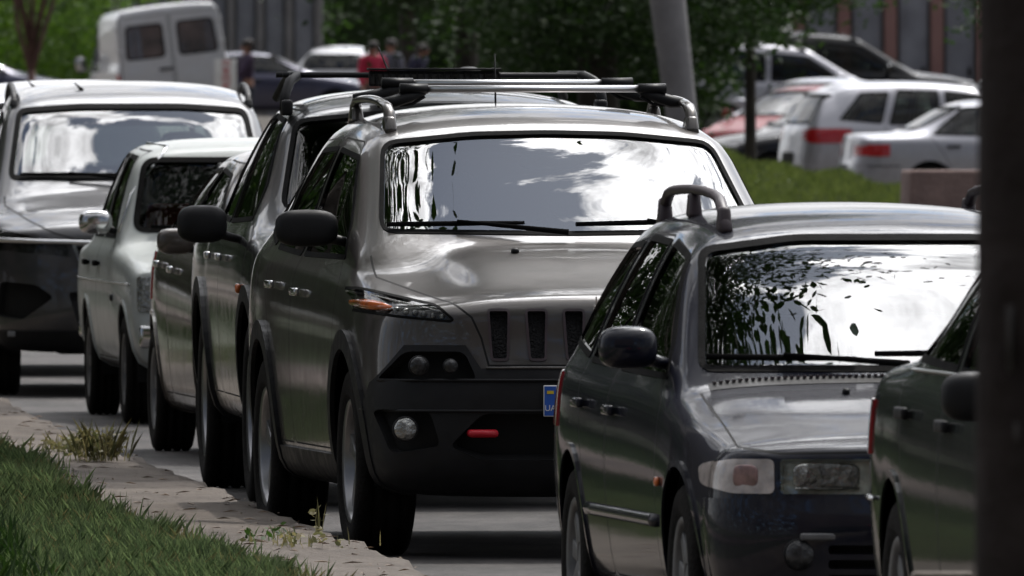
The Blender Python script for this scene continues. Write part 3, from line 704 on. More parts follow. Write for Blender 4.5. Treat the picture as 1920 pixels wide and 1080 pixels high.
# ------------------------------------------------------------------ brown grey hatchback
def car_hatch(root, pn='brown', L_=4.2, detail=True, H=1.52, cell=.05):
    k = H / 1.52
    st = [(.42, .82, .2, .82, .6, .05, .90), (.7, .86, .19, .87, .64, .05, .96), (.95, .87, .19, .91, .66, .05, 1.01), (1.05, .87, .19, .93, .67, .045, 1.04), (1.4, .87, .19, .95, .65, .05, 1.21), (1.75, .87, .19, .96, .62, .05, 1.38), (1.98, .87, .19, .97, .59, .05, 1.46),
          (2.3, .87, .19, .98, .575, .06, 1.51), (2.8, .87, .19, .99, .565, .06, 1.52), (3.3, .865, .19, 1.01, .55, .07, 1.49), (3.6, .85, .2, 1.02, .53, .07, 1.44), (3.72, .84, .22, 1.02, .52, .07, 1.40)]
    st = [(a, b_, c, d, e, f, g * k) for a, b_, c, d, e, f, g in st]
    b = Body(st, [(.2, .08), (.4, 0), (.65, .03), (.8, .12), (.9, .25)], [(.3, L_ - .03), (.6, L_), (.95, L_ - .1), (1.4, L_ - .35)], fsec=(.3, .80, .2, .78, .55, .04, .84), rsec=(3.7, .82, .22, 1.0, .52, .06, 1.38 * k), cell=cell, fplan=(.14, .2), rplan=(.08, .14))
    screen(b, sym([(-.66, 1.06 * k), (-.56, 1.40 * k), (-.3, 1.44 * k)]), lim=lambda c: .9 < c.y < 2.15)
    screen(b, sym([(-.62, 1.02 * k), (-.50, 1.35 * k)]), 'rear_window', 'rear', 'sideglass')
    windows(b, [[(1.32, 1.0), (1.5, 1.13), (2.0, 1.37 * k), (2.45, 1.40 * k), (2.47, 1.01)], [(2.54, 1.01), (2.53, 1.40 * k), (3.05, 1.385 * k), (3.22, 1.03)], [(3.3, 1.04), (3.15, 1.37 * k), (3.42, 1.32 * k), (3.62, 1.1)]], trim=.018)
    b.both('headlight', 'reflector', rnd([(-.80, .78), (-.50, .70), (-.48, .60), (-.76, .62)], .03), 'front', off=-.02, cover='lens')
    b.both('tail_light', 'redlens', rnd([(-.86, .98), (-.64, .98), (-.62, .78), (-.86, .74)], .03), 'rear', off=.006)
    b.reg('grille', 'mesh', rnd([(-.4, .68), (.4, .68), (.36, .58), (-.36, .58)], .03), 'front', sgn=3, off=-.02)
    b.reg('lower_grille', 'mesh', rnd([(-.45, .45), (.45, .45), (.4, .3), (-.4, .3)], .03), 'front', sgn=3, off=-.02)
    door(b, [(1.15, .3), (1.12, .92), (1.3, .98), (2.0, 1.42 * k), (2.49, 1.44 * k), (2.50, .3)], pn); door(b, [(2.52, .3), (2.52, 1.44 * k), (3.1, 1.42 * k), (3.28, .95), (3.1, .65), (2.95, .3)], pn)
    finish(b, root, pn, .87, (.85, 3.43), .31, .2, 'cover', .345)
    mirror(root, .92, 1.45, 1.05, .18, .125, pn, arm=.05); mirror(root, .92, 1.45, 1.05, .18, .125, pn, sg=1, arm=.05)
    handles(b, root, [(2.3, .90), (3.05, .92)], 'chrome' if detail else pn)
    if detail: wipers(b, root, [((-.6, 1.09), (-.1, 1.09), (0, 1.05)), ((0, 1.09), (.5, 1.1), (.55, 1.05))])
    seats(root, (2.15, 2.95), .6, .85, dash=1.15, dash_z=.98, floor_z=.25)
    return b

# ------------------------------------------------------------------ boxy old saloon
def car_old():
    root = place('old_saloon_car', -1.20, 95.0, .10, 'boxy old pale grey saloon with chrome wing mirror and red seat covers', 'car', QG)
    st = [(.30, .79, .28, .82, .66, .02, .86), (.5, .80, .26, .86, .68, .02, .90), (.9, .805, .26, .885, .69, .02, .925), (1.2, .81, .26, .90, .70, .02, .945), (1.32, .81, .26, .905, .70, .02, .96), (1.36, .81, .26, .905, .69, .025, .99), (1.5, .81, .26, .91, .67, .025, 1.16), (1.68, .81, .26, .915, .64, .03, 1.36), (1.74, .81, .26, .915, .63, .035, 1.43),
          (1.85, .81, .26, .915, .625, .04, 1.475), (2.3, .81, .26, .92, .615, .05, 1.51), (2.8, .81, .26, .92, .605, .05, 1.50), (3.0, .81, .26, .92, .60, .05, 1.46), (3.2, .81, .26, .92, .64, .04, 1.18), (3.33, .81, .26, .92, .66, .03, .97), (3.4, .81, .26, .92, .67, .02, .955), (3.75, .80, .28, .91, .67, .02, .95)]
    b = Body(st, [(.25, .06), (.4, 0), (.6, .02), (.85, .04)], [(.3, 4.05), (.6, 4.05), (.95, 4.0)], fsec=(.3, .785, .28, .80, .65, .02, .85), rsec=(4, .79, .3, .90, .66, .02, .94), cell=.05, tuck=.025, fplan=(.03, .06), rplan=(.03, .06), finset=.08, rinset=.08)
    screen(b, rnd(sym([(-.685, 1.0), (-.60, 1.40)]), .08), tm='rubber', trim=.028, r=.05, lim=lambda c: 1.2 < c.y < 1.95, mat='oldglass')
    screen(b, sym([(-.62, 1.0), (-.56, 1.38)]), 'rear_window', 'rear', 'glass', lim=lambda c: c.y > 2.5)
    windows(b, [[(1.62, .97), (1.74, 1.2), (1.86, 1.405), (2.28, 1.42), (2.28, .97)], [(2.36, .97), (2.36, 1.42), (2.85, 1.415), (3.02, .97)]], trim=.022)
    b.both('headlight', 'reflector', rnd([(-.75, .78), (-.45, .78), (-.45, .6), (-.75, .6)], .02), 'front', off=.01, cover='lens')
    b.reg('grille', 'mesh', rnd([(-.43, .78), (.43, .78), (.43, .6), (-.43, .6)], .02), 'front', sgn=3, off=-.02, band=.015, bandmat='chrome', bandpart='grille_frame', bandoff=.008)
    door(b, [(1.42, .33), (1.42, .9), (1.6, .95), (1.84, 1.435), (2.31, 1.45), (2.32, .33)], 'lada'); door(b, [(2.34, .33), (2.34, 1.45), (2.88, 1.44), (3.08, .95), (3.05, .7), (2.85, .33)], 'lada')
    sills(b, 'sill', 'plastic', .325, (.3, .62, 3.04, 3.9), .004)
    finish(b, root, 'lada', .81, (.62, 3.04), .29, .17, 'steel', .325)
    for y in (-.05, 4.08):
        m = MB(); m.box((0, y, .47), (1.52, .05, .12), 0, None, .02); m.build('bumper', M['chrome'], root)
    mirror(root, .86, 1.62, 1.055, .18, .125, 'chrome', arm=.03); mirror(root, .86, 1.62, 1.055, .18, .125, 'chrome', sg=1, arm=.03)
    handles(b, root, [(2.18, .83), (2.9, .83)], 'rubber')
    for sg in (-1, 1):
        p, n = b.hit('side', 1.18, .66, sg, .006); m = MB(); m.blob(p, (.012, .03, .02)); m.build('side_repeater', M['darklamp'], root)
        pts = [b.hit('side', y, z, sg, .006)[0] for y, z in ((1.5, 1.0), (1.62, 1.2), (1.76, 1.41), (1.9, 1.452), (2.4, 1.465), (2.9, 1.45))]
        m = MB(); m.tube(pts, .009, 0, 6); m.build('rain_gutter', M['chrome'], root)
        pts = [b.hit('side', y, .74, sg, .004)[0] for y in np.linspace(.3, 3.8, 14)]; m = MB(); m.tube(pts, .005, 0, 5); m.build('side_trim_strip', M['chrome'], root)
    wipers(b, root, [((-.58, 1.02), (-.12, 1.02), (-.02, .98)), ((.02, 1.02), (.5, 1.02), (.52, .98))])
    seats(root, (2.0, 2.75), .58, .84, mat='pinkcloth', head=False, dash=1.45, dash_z=.93, floor_z=.3)
    m = MB(); m.box((-.12, 1.66, 1.23), (.2, .03, .26), 0, Matrix.Rotation(.12, 4, 'Y'), .01); m.build('hanging_card', M['steelrim'], root)
    return root

# ------------------------------------------------------------------ crossover body shared by two silver grey cars at the back of the queue
def car_cross(root, pn, cell=.05):
    st = [(.5, .88, .26, .985, .70, .04, 1.07), (.8, .91, .25, 1.01, .74, .04, 1.10), (1.1, .915, .25, 1.02, .74, .05, 1.145), (1.2, .915, .25, 1.03, .77, .04, 1.17), (1.26, .915, .25, 1.04, .77, .035, 1.20), (1.6, .915, .25, 1.07, .75, .035, 1.41), (1.95, .915, .25, 1.09, .72, .035, 1.63), (2.1, .915, .25, 1.10, .71, .04, 1.71),
          (2.3, .915, .25, 1.10, .70, .055, 1.75), (2.8, .915, .25, 1.11, .70, .06, 1.80), (3.4, .91, .25, 1.12, .69, .06, 1.80), (3.9, .90, .27, 1.13, .67, .06, 1.76), (4.1, .88, .28, 1.13, .65, .06, 1.71)]
    b = Body(st, [(.25, .08), (.45, 0), (.7, .02), (.95, .10), (1.05, .22)], [(.3, 4.47), (.6, 4.5), (1.05, 4.42), (1.6, 4.2)], fsec=(.3, .87, .26, .94, .66, .03, 1.01), rsec=(4, .86, .3, 1.1, .59, .08, 1.65), cell=cell, fplan=(.14, .18))
    screen(b, sym([(-.735, 1.225), (-.665, 1.64), (-.3, 1.665)]), lim=lambda c: 1.1 < c.y < 2.3)
    screen(b, sym([(-.66, 1.15), (-.55, 1.56)]), 'rear_window', 'rear', 'sideglass', lim=lambda c: c.y > 3.9)
    windows(b, [[(1.55, 1.13), (1.7, 1.28), (2.1, 1.56), (2.7, 1.62), (2.72, 1.13)], [(2.80, 1.13), (2.79, 1.62), (3.4, 1.62), (3.55, 1.15)], [(3.63, 1.16), (3.52, 1.6), (3.8, 1.57), (4.05, 1.25)]])
    b.both('headlight', 'darklamp', rnd([(-.87, .93), (-.80, .96), (-.42, .86), (-.40, .80), (-.84, .84)], .015), 'front', off=-.02, cover='lens')
    b.both('bumper_intake', 'gap', rnd([(-.80, .66), (-.60, .64), (-.50, .57), (-.68, .44), (-.82, .46)], .03), 'front', off=-.04)
    b.reg('grille', 'mesh', rnd([(-.40, .88), (.40, .88), (.34, .70), (-.34, .70)], .03), 'front', sgn=3, off=-.03, band=.02, bandmat='chrome', bandpart='grille_frame', bandoff=.008)
    b.reg('lower_grille', 'mesh', rnd([(-.42, .60), (.42, .60), (.36, .40), (-.36, .40)], .03), 'front', sgn=3, off=-.03)
    b.reg('hood', pn, sym([(-.36, .89), (-.50, .93), (-.64, 1.0), (-.76, 1.08), (-.76, 1.5)]), 'front', sgn=3, band=.009, lim=lambda c: c.y < 1.22, nf=True)
    b.reg('bumper_skirt', 'plastic', [(-.95, .38), (.95, .38), (.95, .1), (-.95, .1)], 'front', sgn=3, off=.01)
    door(b, [(1.38, .42), (1.36, 1.04), (1.5, 1.1), (2.1, 1.62), (2.75, 1.66), (2.76, .42)], pn); door(b, [(2.78, .42), (2.78, 1.66), (3.45, 1.66), (3.6, 1.2), (3.5, .8), (3.3, .42)], pn)
    sills(b, 'sill_cladding', 'plastic', .38, (.4, .9, 3.55, 4.5), .01)
    finish(b, root, pn, .915, (.9, 3.55), .35, .225, 'alloy', .395, 'plastic', .05)
    m = MB(); P = [b.hit('front', -.86 + i * .0575, .893 - abs(abs(-.86 + i * .0575) - .86) * .03, off=.012)[0] for i in range(31)]; m.tube(P, .012, 0, 6, 1.2); m.build('chrome_strip', M['alu'], root)
    m = MB()
    for k in range(3): m.box((-.74 + k * .07, b.hit('front', -.70, .35)[0].y - .012, .36), (.045, .008, .03), 0, None, .003)
    m.build('bumper_reflector', M['steelrim'], root)
    mirror(root, 1.04, 1.62, 1.2, .22, .15, pn); mirror(root, 1.04, 1.62, 1.2, .22, .15, pn, sg=1)
    handles(b, root, [(2.5, .98), (3.3, 1.0)], 'chrome')
    rail(b, root, .68, 2.12, 3.95, .065, 'plastic', r=(.014, .018))
    P = b.hit('top', -.28, 2.35)[0]; m = MB(); m.tube([P, P + Vector((-.02, .05, .02)), P + Vector((-.04, .12, .04))], [.012, .008, .004], 0, 6); m.build('aerial', M['plastic'], root)
    wipers(b, root, [((-.66, 1.245), (-.1, 1.245), (.0, 1.205)), ((.05, 1.245), (.55, 1.25), (.6, 1.21))])
    seats(root, (2.4, 3.2), .66, 1.0, dash=1.4, dash_z=1.15)
    return b

# ------------------------------------------------------------------ blue-black estate in front
def car_estate(root, pn, detail=True, cell=.034, hero=True):
    st = [(.36, .79, .20, .70, .62, .02, .75), (.55, .825, .19, .755, .66, .02, .80), (.85, .84, .19, .81, .69, .02, .855), (1.08, .84, .19, .84, .70, .02, .90), (1.16, .84, .19, .85, .72, .02, .925), (1.20, .84, .19, .855, .73, .03, .95), (1.45, .84, .19, .87, .71, .024, 1.10), (1.75, .84, .19, .88, .67, .025, 1.285), (1.90, .84, .19, .885, .64, .028, 1.362),
          (2.0, .84, .19, .89, .61, .045, 1.405), (2.3, .84, .19, .89, .60, .05, 1.445), (2.8, .84, .19, .90, .59, .055, 1.465), (3.4, .835, .19, .91, .58, .06, 1.46), (3.7, .83, .20, .92, .57, .06, 1.43), (3.8, .82, .22, .92, .54, .06, 1.37)]
    b = Body(st, [(.2, .06), (.3, .02), (.5, 0), (.57, .03), (.74, .05), (.78, .10)], [(.3, 4.28), (.5, 4.3), (.9, 4.22), (1.35, 3.95)], fsec=(.3, .80, .20, .715, .71, .015, .745), rsec=(3.9, .80, .24, .9, .53, .05, 1.35), cell=cell, tuck=.03, fplan=(.10, .13), finset=.10)
    b.both('headlight', 'palelamp', rnd([(-.60, .692), (-.32, .692), (-.30, .585), (-.60, .585)], .012), 'front', off=-.04, cover='lens')
    b.both('indicator', 'clearlamp', rnd([(-.80, .67), (-.74, .69), (-.618, .692), (-.618, .585), (-.74, .585), (-.80, .605)], .02), 'front', off=.004)
    b.reg('grille', 'mesh', rnd([(-.265, .69), (.265, .69), (.23, .60), (-.23, .60)], .012), 'front', sgn=3, off=-.03, band=.010, bandmat=pn, bandpart='grille_frame', bandoff=.008)
    for z in (.43, .385, .34, .295):
        b.reg('bumper_slot', 'gap', rnd([(-.46, z), (.46, z), (.46, z - .028), (-.46, z - .028)], .01, 2), 'front', sgn=3, off=-.03)
    b.reg('hood', pn, sym([(-.28, .71), (-.60, .705), (-.70, .72), (-.715, .86), (-.715, 1.3)]), 'front', sgn=3, band=.008, lim=lambda c: c.y < 1.10, nf=True)
    b.reg('front_bumper', pn, [(-1, .568), (1, .568), (1, .1), (-1, .1)], 'front', sgn=3, off=.016, lim=lambda c: c.y < .40, nf=True)
    b.reg('cowl_vent', 'plastic', [(-.68, 1.105), (.68, 1.105), (.68, 1.165), (-.68, 1.165)], 'top', sgn=3, off=.002)
    screen(b, sym([(-.70, .94), (-.61, 1.325), (-.3, 1.365)]), trim=.02, r=.05, lim=lambda c: 1.1 < c.y < 2.05)
    screen(b, sym([(-.60, .95), (-.51, 1.31)]), 'rear_window', 'rear', 'glass' if hero else 'sideglass', lim=lambda c: c.y > 3.4)
    windows(b, [[(1.38, .915), (1.52, 1.045), (1.90, 1.30), (2.40, 1.345), (2.42, .925)], [(2.49, .93), (2.48, 1.345), (3.02, 1.355), (3.18, .94)], [(3.26, .95), (3.12, 1.335), (3.5, 1.325), (3.82, 1.0)]], trim=.02)
    door(b, [(1.28, .27), (1.27, .84), (1.46, .90), (2.0, 1.31), (2.44, 1.355), (2.45, .27)], pn); door(b, [(2.47, .27), (2.47, 1.36), (3.07, 1.365), (3.24, .9), (3.08, .66), (2.9, .27)], pn)
    b.both('tail_light', 'redlens', rnd([(-.86, .90), (-.58, .90), (-.60, .74), (-.86, .72)], .03), 'rear', off=.006)
    b.reg('tail_light_side', 'redlens', rnd([(4.13, .88), (4.5, .90), (4.5, .75), (4.18, .77)], .05), off=.006)
    if not hero: b.reg('plate_recess', 'gap', rnd([(-.27, .62), (.27, .62), (.27, .48), (-.27, .48)], .02), 'rear', sgn=3, off=.004)
    finish(b, root, pn, .84, (.80, 3.35), .30, .185, 'cover', .335)
    mirror(root, .895, 1.45, 1.015, .185, .135, pn, cap=pn, dep=.07, arm=.05); mirror(root, .895, 1.45, 1.015, .185, .135, pn, cap=pn, sg=1, dep=.07, arm=.05)
    handles(b, root, [(2.28, .80), (3.05, .81)], pn)
    for sg in (-1, 1):
        p, n = b.hit('side', 1.18, .60, sg, .006); m = MB(); m.blob(p, (.01, .028, .016)); m.build('side_repeater', M['amber'], root)
        P = [b.hit('side', y, .475, sg, .002)[0] for y in np.linspace(1.24, 2.95, 12)]; m = MB(); m.tube(P, .012, 0, 6, 1.9); m.build('rubbing_strip', M[pn], root)
    for sg in ((-1, 1) if hero else ()):   # raised roof rails on three feet
        m = MB(); P = []; y0, y1 = 2.02, 3.55
        for i in range(19):
            t = i / 18; y = y0 + (y1 - y0) * t; bz = b.hit('top', sg * .50, y)[0].z; P.append((sg * .50, y, bz + .085 * min(1, math.sin(min(t, 1 - t, .14) / .14 * 1.57) + .0)))
        m.tube(P, .02, 0, 10, .8)
        for t in (.02, .5, .98):
            y = y0 + (y1 - y0) * t; bz = b.hit('top', sg * .50, y)[0].z; m.box((sg * .50, y + (.04 if t < .1 else -.04 if t > .9 else 0), bz + .035), (.045, .10, .08), 0, None, .012, (.8, .6))
        m.build('roof_rail', M['taupe'] if not hero else M['rail'], root)
    if hero:
        for sg in (-1, 1):
            P, n_ = b.hit('front', sg * .70, .638); m = MB(); m.blob(P + n_ * .002, (.045, .006, .036), 0, 3.5, Matrix.Rotation(math.atan2(n_.x, -n_.y), 4, 'Z')); m.build('indicator_bowl', M['pinklamp'], root)
            P = b.hit('front', sg * .46, .638)[0]; m = MB(); m.blob(P + Vector((0, .026, 0)), (.105, .012, .042), 0, 4.5); m.tube([P + Vector((-.10, .012, -.036)), P + Vector((.10, .010, -.036))], .004, 0, 5); m.build('lamp_bowl', M['reflector'], root)
        m = MB()
        for k in range(66):
            x = -.66 + k * .0204; P = b.hit('top', x, 1.165)[0]; m.box(P + Vector((0, 0, .003)), (.009, .03, .006))
        m.build('cowl_slats', M['rail'], root)
        m = MB(); P = b.hit('front', -.43, .45)[0]; m.box((-.42, P.y - .004, .455), (.26, .02, .022), 0, None, .006); m.build('bumper_lamp', M['steelrim'], root)
        spots(b, root, 'fog_light', [(-.55, .40), (.55, .40)], .045, ['darklamp', 'plastic'])
        for x in (-.27, .27):
            P = b.hit('top', x, .98)[0]; m = MB(); m.blob(P + Vector((0, 0, .006)), (.012, .018, .01)); m.build('washer_nozzle', M['plastic'], root)
        wipers(b, root, [((-.665, .972), (-.20, .965), (-.04, .94)), ((-.14, .98), (.50, .985), (.60, .95))])
        m = MB(); m.blob((0, 1.73, 1.2), (.11, .015, .03)); m.build('rear_view_mirror', M['cabin'], root)
    seats(root, (2.05, 2.9), .58, .80, dash=1.3, dash_z=.88, floor_z=.25)
    return b

# ------------------------------------------------------------------ three-box saloon
def car_saloon(root, pn, cell=.045, H=1.4, trim='chrome', light='redlens', gh=1):
    k = H / 1.4
    st = [(.40, .80, .2, .76, .6, .03, .83), (.7, .84, .19, .81, .66, .03, .89), (1.05, .85, .19, .85, .68, .03, .94), (1.15, .85, .19, .86, .69, .03, .965), (1.45, .85, .19, .88, .66, .04, 1.12), (1.8, .85, .19, .89, .61, .04, 1.29 * k), (1.98, .85, .19, .895, .585, .045, 1.35 * k),
          (2.25, .85, .19, .90, .57, .05, 1.39 * k), (2.7, .85, .19, .91, .56, .05, 1.395 * k), (2.98, .85, .19, .92, .555, .05, 1.36 * k), (3.2, .85, .19, .925, .57, .05, 1.26 * k), (3.5, .845, .19, .93, .62, .04, 1.10), (3.66, .84, .20, .935, .66, .03, 1.03), (3.76, .84, .2, .935, .68, .025, 1.015), (4.05, .83, .22, .93, .68, .03, 1.01)]
    st = [(q[0], q[1], q[2], q[3], q[4] * (gh if 1.4 < q[0] < 3.4 else 1), q[5], q[6]) for q in st]
    b = Body(st, [(.2, .08), (.45, 0), (.6, .02), (.85, .14)], [(.25, 4.34), (.42, 4.40), (.58, 4.40), (.64, 4.34), (.95, 4.30)], fsec=(.3, .79, .2, .73, .58, .03, .78), rsec=(4.2, .81, .23, .92, .66, .03, 1.0), cell=cell, tuck=.035, fplan=(.12, .16), rplan=(.07, .12))
    screen(b, sym([(-.67, .99), (-.575, 1.30 * k), (-.3, 1.335 * k)]), lim=lambda c: 1 < c.y < 2.1)
    screen(b, sym([(-.60, 1.045), (-.53, 1.31 * k)]), 'rear_window', 'rear', 'sideglass', lim=lambda c: 2.7 < c.y < 3.9)
    windows(b, [[(1.45, .95), (1.6, 1.05), (2.0, 1.29 * k), (2.40, 1.325 * k), (2.42, .955)], [(2.49, .96), (2.48, 1.325 * k), (2.95, 1.30 * k), (3.25, 1.10), (3.38, .98)]], trim=.02)
    b.both('headlight', 'reflector', rnd([(-.76, .70), (-.42, .69), (-.42, .58), (-.74, .58)], .02), 'front', off=-.02, cover='lens')
    b.both('tail_light', light, rnd([(-.86, .87), (-.68, .86), (-.69, .73), (-.86, .71)], .06), 'rear', off=.008)
    b.reg('tail_light_side', light, rnd([(4.17, .84), (4.5, .87), (4.5, .71), (4.2, .73)], .07), off=.008)
    b.reg('grille', 'mesh', rnd([(-.36, .69), (.36, .69), (.32, .60), (-.32, .60)], .02), 'front', sgn=3, off=-.02)
    b.reg('plate_recess', 'plastic', rnd([(-.27, .62), (.27, .62), (.27, .50), (-.27, .50)], .02), 'rear', sgn=3, off=.006)
    door(b, [(1.25, .27), (1.24, .86), (1.42, .92), (2.0, 1.33 * k), (2.44, 1.355 * k), (2.45, .27)], pn); door(b, [(2.47, .27), (2.47, 1.355 * k), (2.98, 1.335 * k), (3.42, .97), (3.25, .75), (3.0, .27)], pn)
    finish(b, root, pn, .85, (.82, 3.42), .305, .195, 'cover', .34)
    mm = pn if trim != 'chrome' else 'plastic'; mxx, mzz = (.96, 1.0) if trim != 'chrome' else (.87, .915)
    mirror(root, mxx, 1.5, mzz, .2, .13, mm, arm=.03); mirror(root, mxx, 1.5, mzz, .2, .13, mm, sg=1, arm=.03)
    handles(b, root, [(2.3, .82), (3.12, .84)], trim if trim != 'chrome' else 'plastic')
    if trim == 'chrome':
        for sg in (-1, 1):
            m = MB(); m.tube([b.hit('side', y, .955, sg, .004)[0] for y in np.linspace(1.5, 3.35, 14)], .007, 0, 6, .6); m.build('belt_trim', M['alu'], root)
    seats(root, (2.1, 2.85), .58, .83, dash=1.3, dash_z=.92, floor_z=.25)
    for sg in (-1, 1):
        m = MB(); P = [b.hit('side', y, .60, sg, .010)[0] for y in np.linspace(3.8, 4.3, 5)]
        m.tube(P, .006, 0, 6); m.build('bumper_trim', M[trim if trim in M else 'plastic'], root)
    return b

M['clearlamp'] = pm('clear_indicator', (.45, .40, .37), .2, coat=1, var=.35, scale=18)
M['pinklamp'] = pm('pink_lamp_bowl', (.26, .15, .14), .3, coat=1, var=.4, scale=30)
M['vanglass'] = pm('glass_painted_brown_reflection', (.075, .05, .045), .15, coat=1, var=.6, scale=3)  # reflection of the pink building is put into the brown base colour
M['palelamp'] = pm('pale_lamp_reflector', (.62, .65, .56), .35, .1, coat=1, var=.45, scale=22, bump=.3, bscale=50)
TEST = globals().get('TEST', None)
car_taupe()
car_pickup()
r_ = place('hatchback_car', -.54, 85.55, .11, 'brown grey hatchback squeezed between the old pale saloon and the dark pickup', 'car', QG); car_hatch(r_)
car_old()
r_ = place('crossover_car', -2.10, 103.0, .05, 'silver grey crossover at the far left with wide reflecting windscreen, behind the old saloon', 'car', QG); car_cross(r_, 'sgrey')
r_ = place('crossover_car', -2.55, 109.8, .05, 'pale silver car whose roof just shows over the roof of the far left crossover', 'car', QG); b_ = car_cross(r_, 'silver', .08)
r_ = place('estate_car', 1.436, 55.7, .128, 'blue-black estate car with raised roof rails in front of the taupe off-road car', 'car', QG); car_estate(r_, 'night')
r_ = place('saloon_car', 2.33, 49.0, .118, 'dark green saloon beside the black pole, half cut off at the right', 'car', QG); car_saloon(r_, 'green', .04, gh=1.10); r_.scale = (1, 1, 1.075)

# ================================================================== GROUND
def kerb_x(y): return float(np.interp(y, [0, 30, 44, 50, 63.2, 65.2, 68.9, 73.9, 77.2, 82.9, 91.6, 96.7, 120, 150, 230, 600], [3.5, 1.9, .95, .55, -.297, -.384, -.689, -1.087, -1.317, -1.78, -2.42, -2.73, -5.2, -8.5, -17, -55]))
def hill(x, y):
    t = np.clip((np.asarray(y, float) - 240) / 50, 0, 1); t2 = np.clip((np.asarray(y, float) - 290) / 60, 0, 1)
    return .6 * t * t * (3 - 2 * t) + .18 * t2
def sheet(name, xs, ys, zf, mat, kind='structure', xf=None):
    v = []; f = []
    for j, y in enumerate(ys):
        for i, x in enumerate(xs):
            X = xf(x, y) if xf else x; v.append((X, y, float(zf(X, y))))
    n = len(xs)
    for j in range(len(ys) - 1):
        for i in range(n - 1): f.append([j * n + i, j * n + i + 1, (j + 1) * n + i + 1, (j + 1) * n + i])
    me = bpy.data.meshes.new(name); me.from_pydata(v, [], f); me.polygons.foreach_set('use_smooth', [True] * len(f))
    return tag(link(name, me, None, [mat]), kind=kind)
def ground_mat(name, c1, c2, sc=3, rough=.85, bump=.4, speck=None, c3=None, wet=0, st=1):
    m, t, b = newmat(name); l = t.links.new
    tc = N(t, 'ShaderNodeTexCoord'); n = N(t, 'ShaderNodeTexNoise'); n.inputs['Scale'].default_value = sc; n.inputs['Detail'].default_value = 10; n.inputs['Roughness'].default_value = .65
    mpg = N(t, 'ShaderNodeMapping'); mpg.inputs['Scale'].default_value = (1, st, 1); l(tc.outputs['Object'], mpg.inputs[0]); l(mpg.outputs[0], n.inputs['Vector'])
    r = N(t, 'ShaderNodeValToRGB'); r.color_ramp.elements[0].position = .35; r.color_ramp.elements[1].position = .68
    r.color_ramp.elements[0].color = (*c1, 1); r.color_ramp.elements[1].color = (*c2, 1); l(n.outputs['Fac'], r.inputs[0]); col = r.outputs[0]
    if c3:
        v = N(t, 'ShaderNodeTexVoronoi'); v.inputs['Scale'].default_value = speck; l(tc.outputs['Object'], v.inputs['Vector'])
        k = N(t, 'ShaderNodeValToRGB'); k.color_ramp.elements[0].position = .02; k.color_ramp.elements[1].position = .12
        k.color_ramp.elements[0].color = (1, 1, 1, 1); k.color_ramp.elements[1].color = (0, 0, 0, 1); l(v.outputs['Distance'], k.inputs[0])
        mx = N(t, 'ShaderNodeMixRGB'); mx.inputs[2].default_value = (*c3, 1); l(k.outputs[0], mx.inputs[0]); l(col, mx.inputs[1]); col = mx.outputs[0]
    l(col, b.inputs['Base Color']); b.inputs['Roughness'].default_value = rough
    n2 = N(t, 'ShaderNodeTexNoise'); n2.inputs['Scale'].default_value = sc * 14; n2.inputs['Detail'].default_value = 8; l(tc.outputs['Object'], n2.inputs['Vector'])
    bp = N(t, 'ShaderNodeBump'); bp.inputs['Strength'].default_value = bump; bp.inputs['Distance'].default_value = .02; l(n2.outputs['Fac'], bp.inputs['Height']); l(bp.outputs[0], b.inputs['Normal'])
    return m
M['asphalt'] = ground_mat('asphalt', (.026, .024, .023), (.092, .083, .079), 2.4, .85, .9, 16, (.15, .135, .12), st=.35)
M['earth'] = ground_mat('car_park_ground', (.07, .062, .05), (.12, .105, .09), .8, .95)
M['apron'] = ground_mat('dusty_concrete', (.085, .070, .058), (.155, .130, .108), 2.2, .95, .9, 9, (.07, .05, .035))
M['paving'] = ground_mat('pinkish_paving', (.085, .062, .055), (.125, .092, .082), 1.5, .9, .3)
M['soil'] = ground_mat('lawn_soil', (.025, .032, .015), (.045, .058, .024), 2, .95)
M['concrete'] = ground_mat('grey_concrete', (.16, .155, .16), (.24, .235, .24), 1.5, .9, .5)
M['pinkconc'] = ground_mat('pinkish_concrete', (.16, .11, .10), (.26, .18, .16), 2.5, .9, .6)
ys = list(np.arange(-40, 240, 20.)) + list(np.arange(240, 360, 5.)) + [400, 500, 700, 1100, 2000]
sheet('ground', [-900, -200, -60, -20, 0, 20, 60, 200, 900], ys, lambda x, y: hill(x, y), M['earth'])
ry = list(np.arange(-20, 236, 4.))
sheet('road', [0, .5, 1], ry, lambda x, y: .004, M['asphalt'], xf=lambda t, y: kerb_x(y) - .05 + t * (14 + .03 * y))
ky = list(np.arange(0, 60, 2.)) + list(np.arange(60, 100, .25)) + list(np.arange(100, 236, 4.))
jit = {y: .02 * math.sin(y * 3.1) + .012 * math.sin(y * 9.7 + 1) + .01 * random.uniform(-1, 1) for y in ky}
def strip(name, offs, zs, mat, j=0): return sheet(name, list(range(len(offs))), ky, lambda x, y: 0, mat, xf=lambda i, y: 0)
def kstrip(name, prof, mat, wob=1):
    v = []; f = []; n = len(prof)
    for y in ky:
        for k, (o, z) in enumerate(prof): v.append((kerb_x(y) - o + jit[y] * wob * (1 if k < 4 else 0), y, z + (.008 * math.sin(y * 5.3 + k) if 1 < k < n - 1 and wob else 0)))
    for j in range(len(ky) - 1):
        for i in range(n - 1): f.append([j * n + i + 1, j * n + i, (j + 1) * n + i, (j + 1) * n + i + 1])
    me = bpy.data.meshes.new(name); me.from_pydata(v, [], f); me.polygons.foreach_set('use_smooth', [True] * len(f))
    return tag(link(name, me, None, [mat]), kind='structure')
kstrip('kerb_apron', [(-.02, -.02), (-.012, .085), (.012, .118), (.06, .128), (.2, .128), (.4, .132), (.6, .135), (.95, .14)], M['apron'])
kstrip('verge_ground', [(.80, .120), (.95, .146), (1.3, .16), (2.2, .15)], M['soil'], 0)
kstrip('footpath', [(2.2, .157), (3.2, .160), (4.2, .157)], M['paving'], 0)
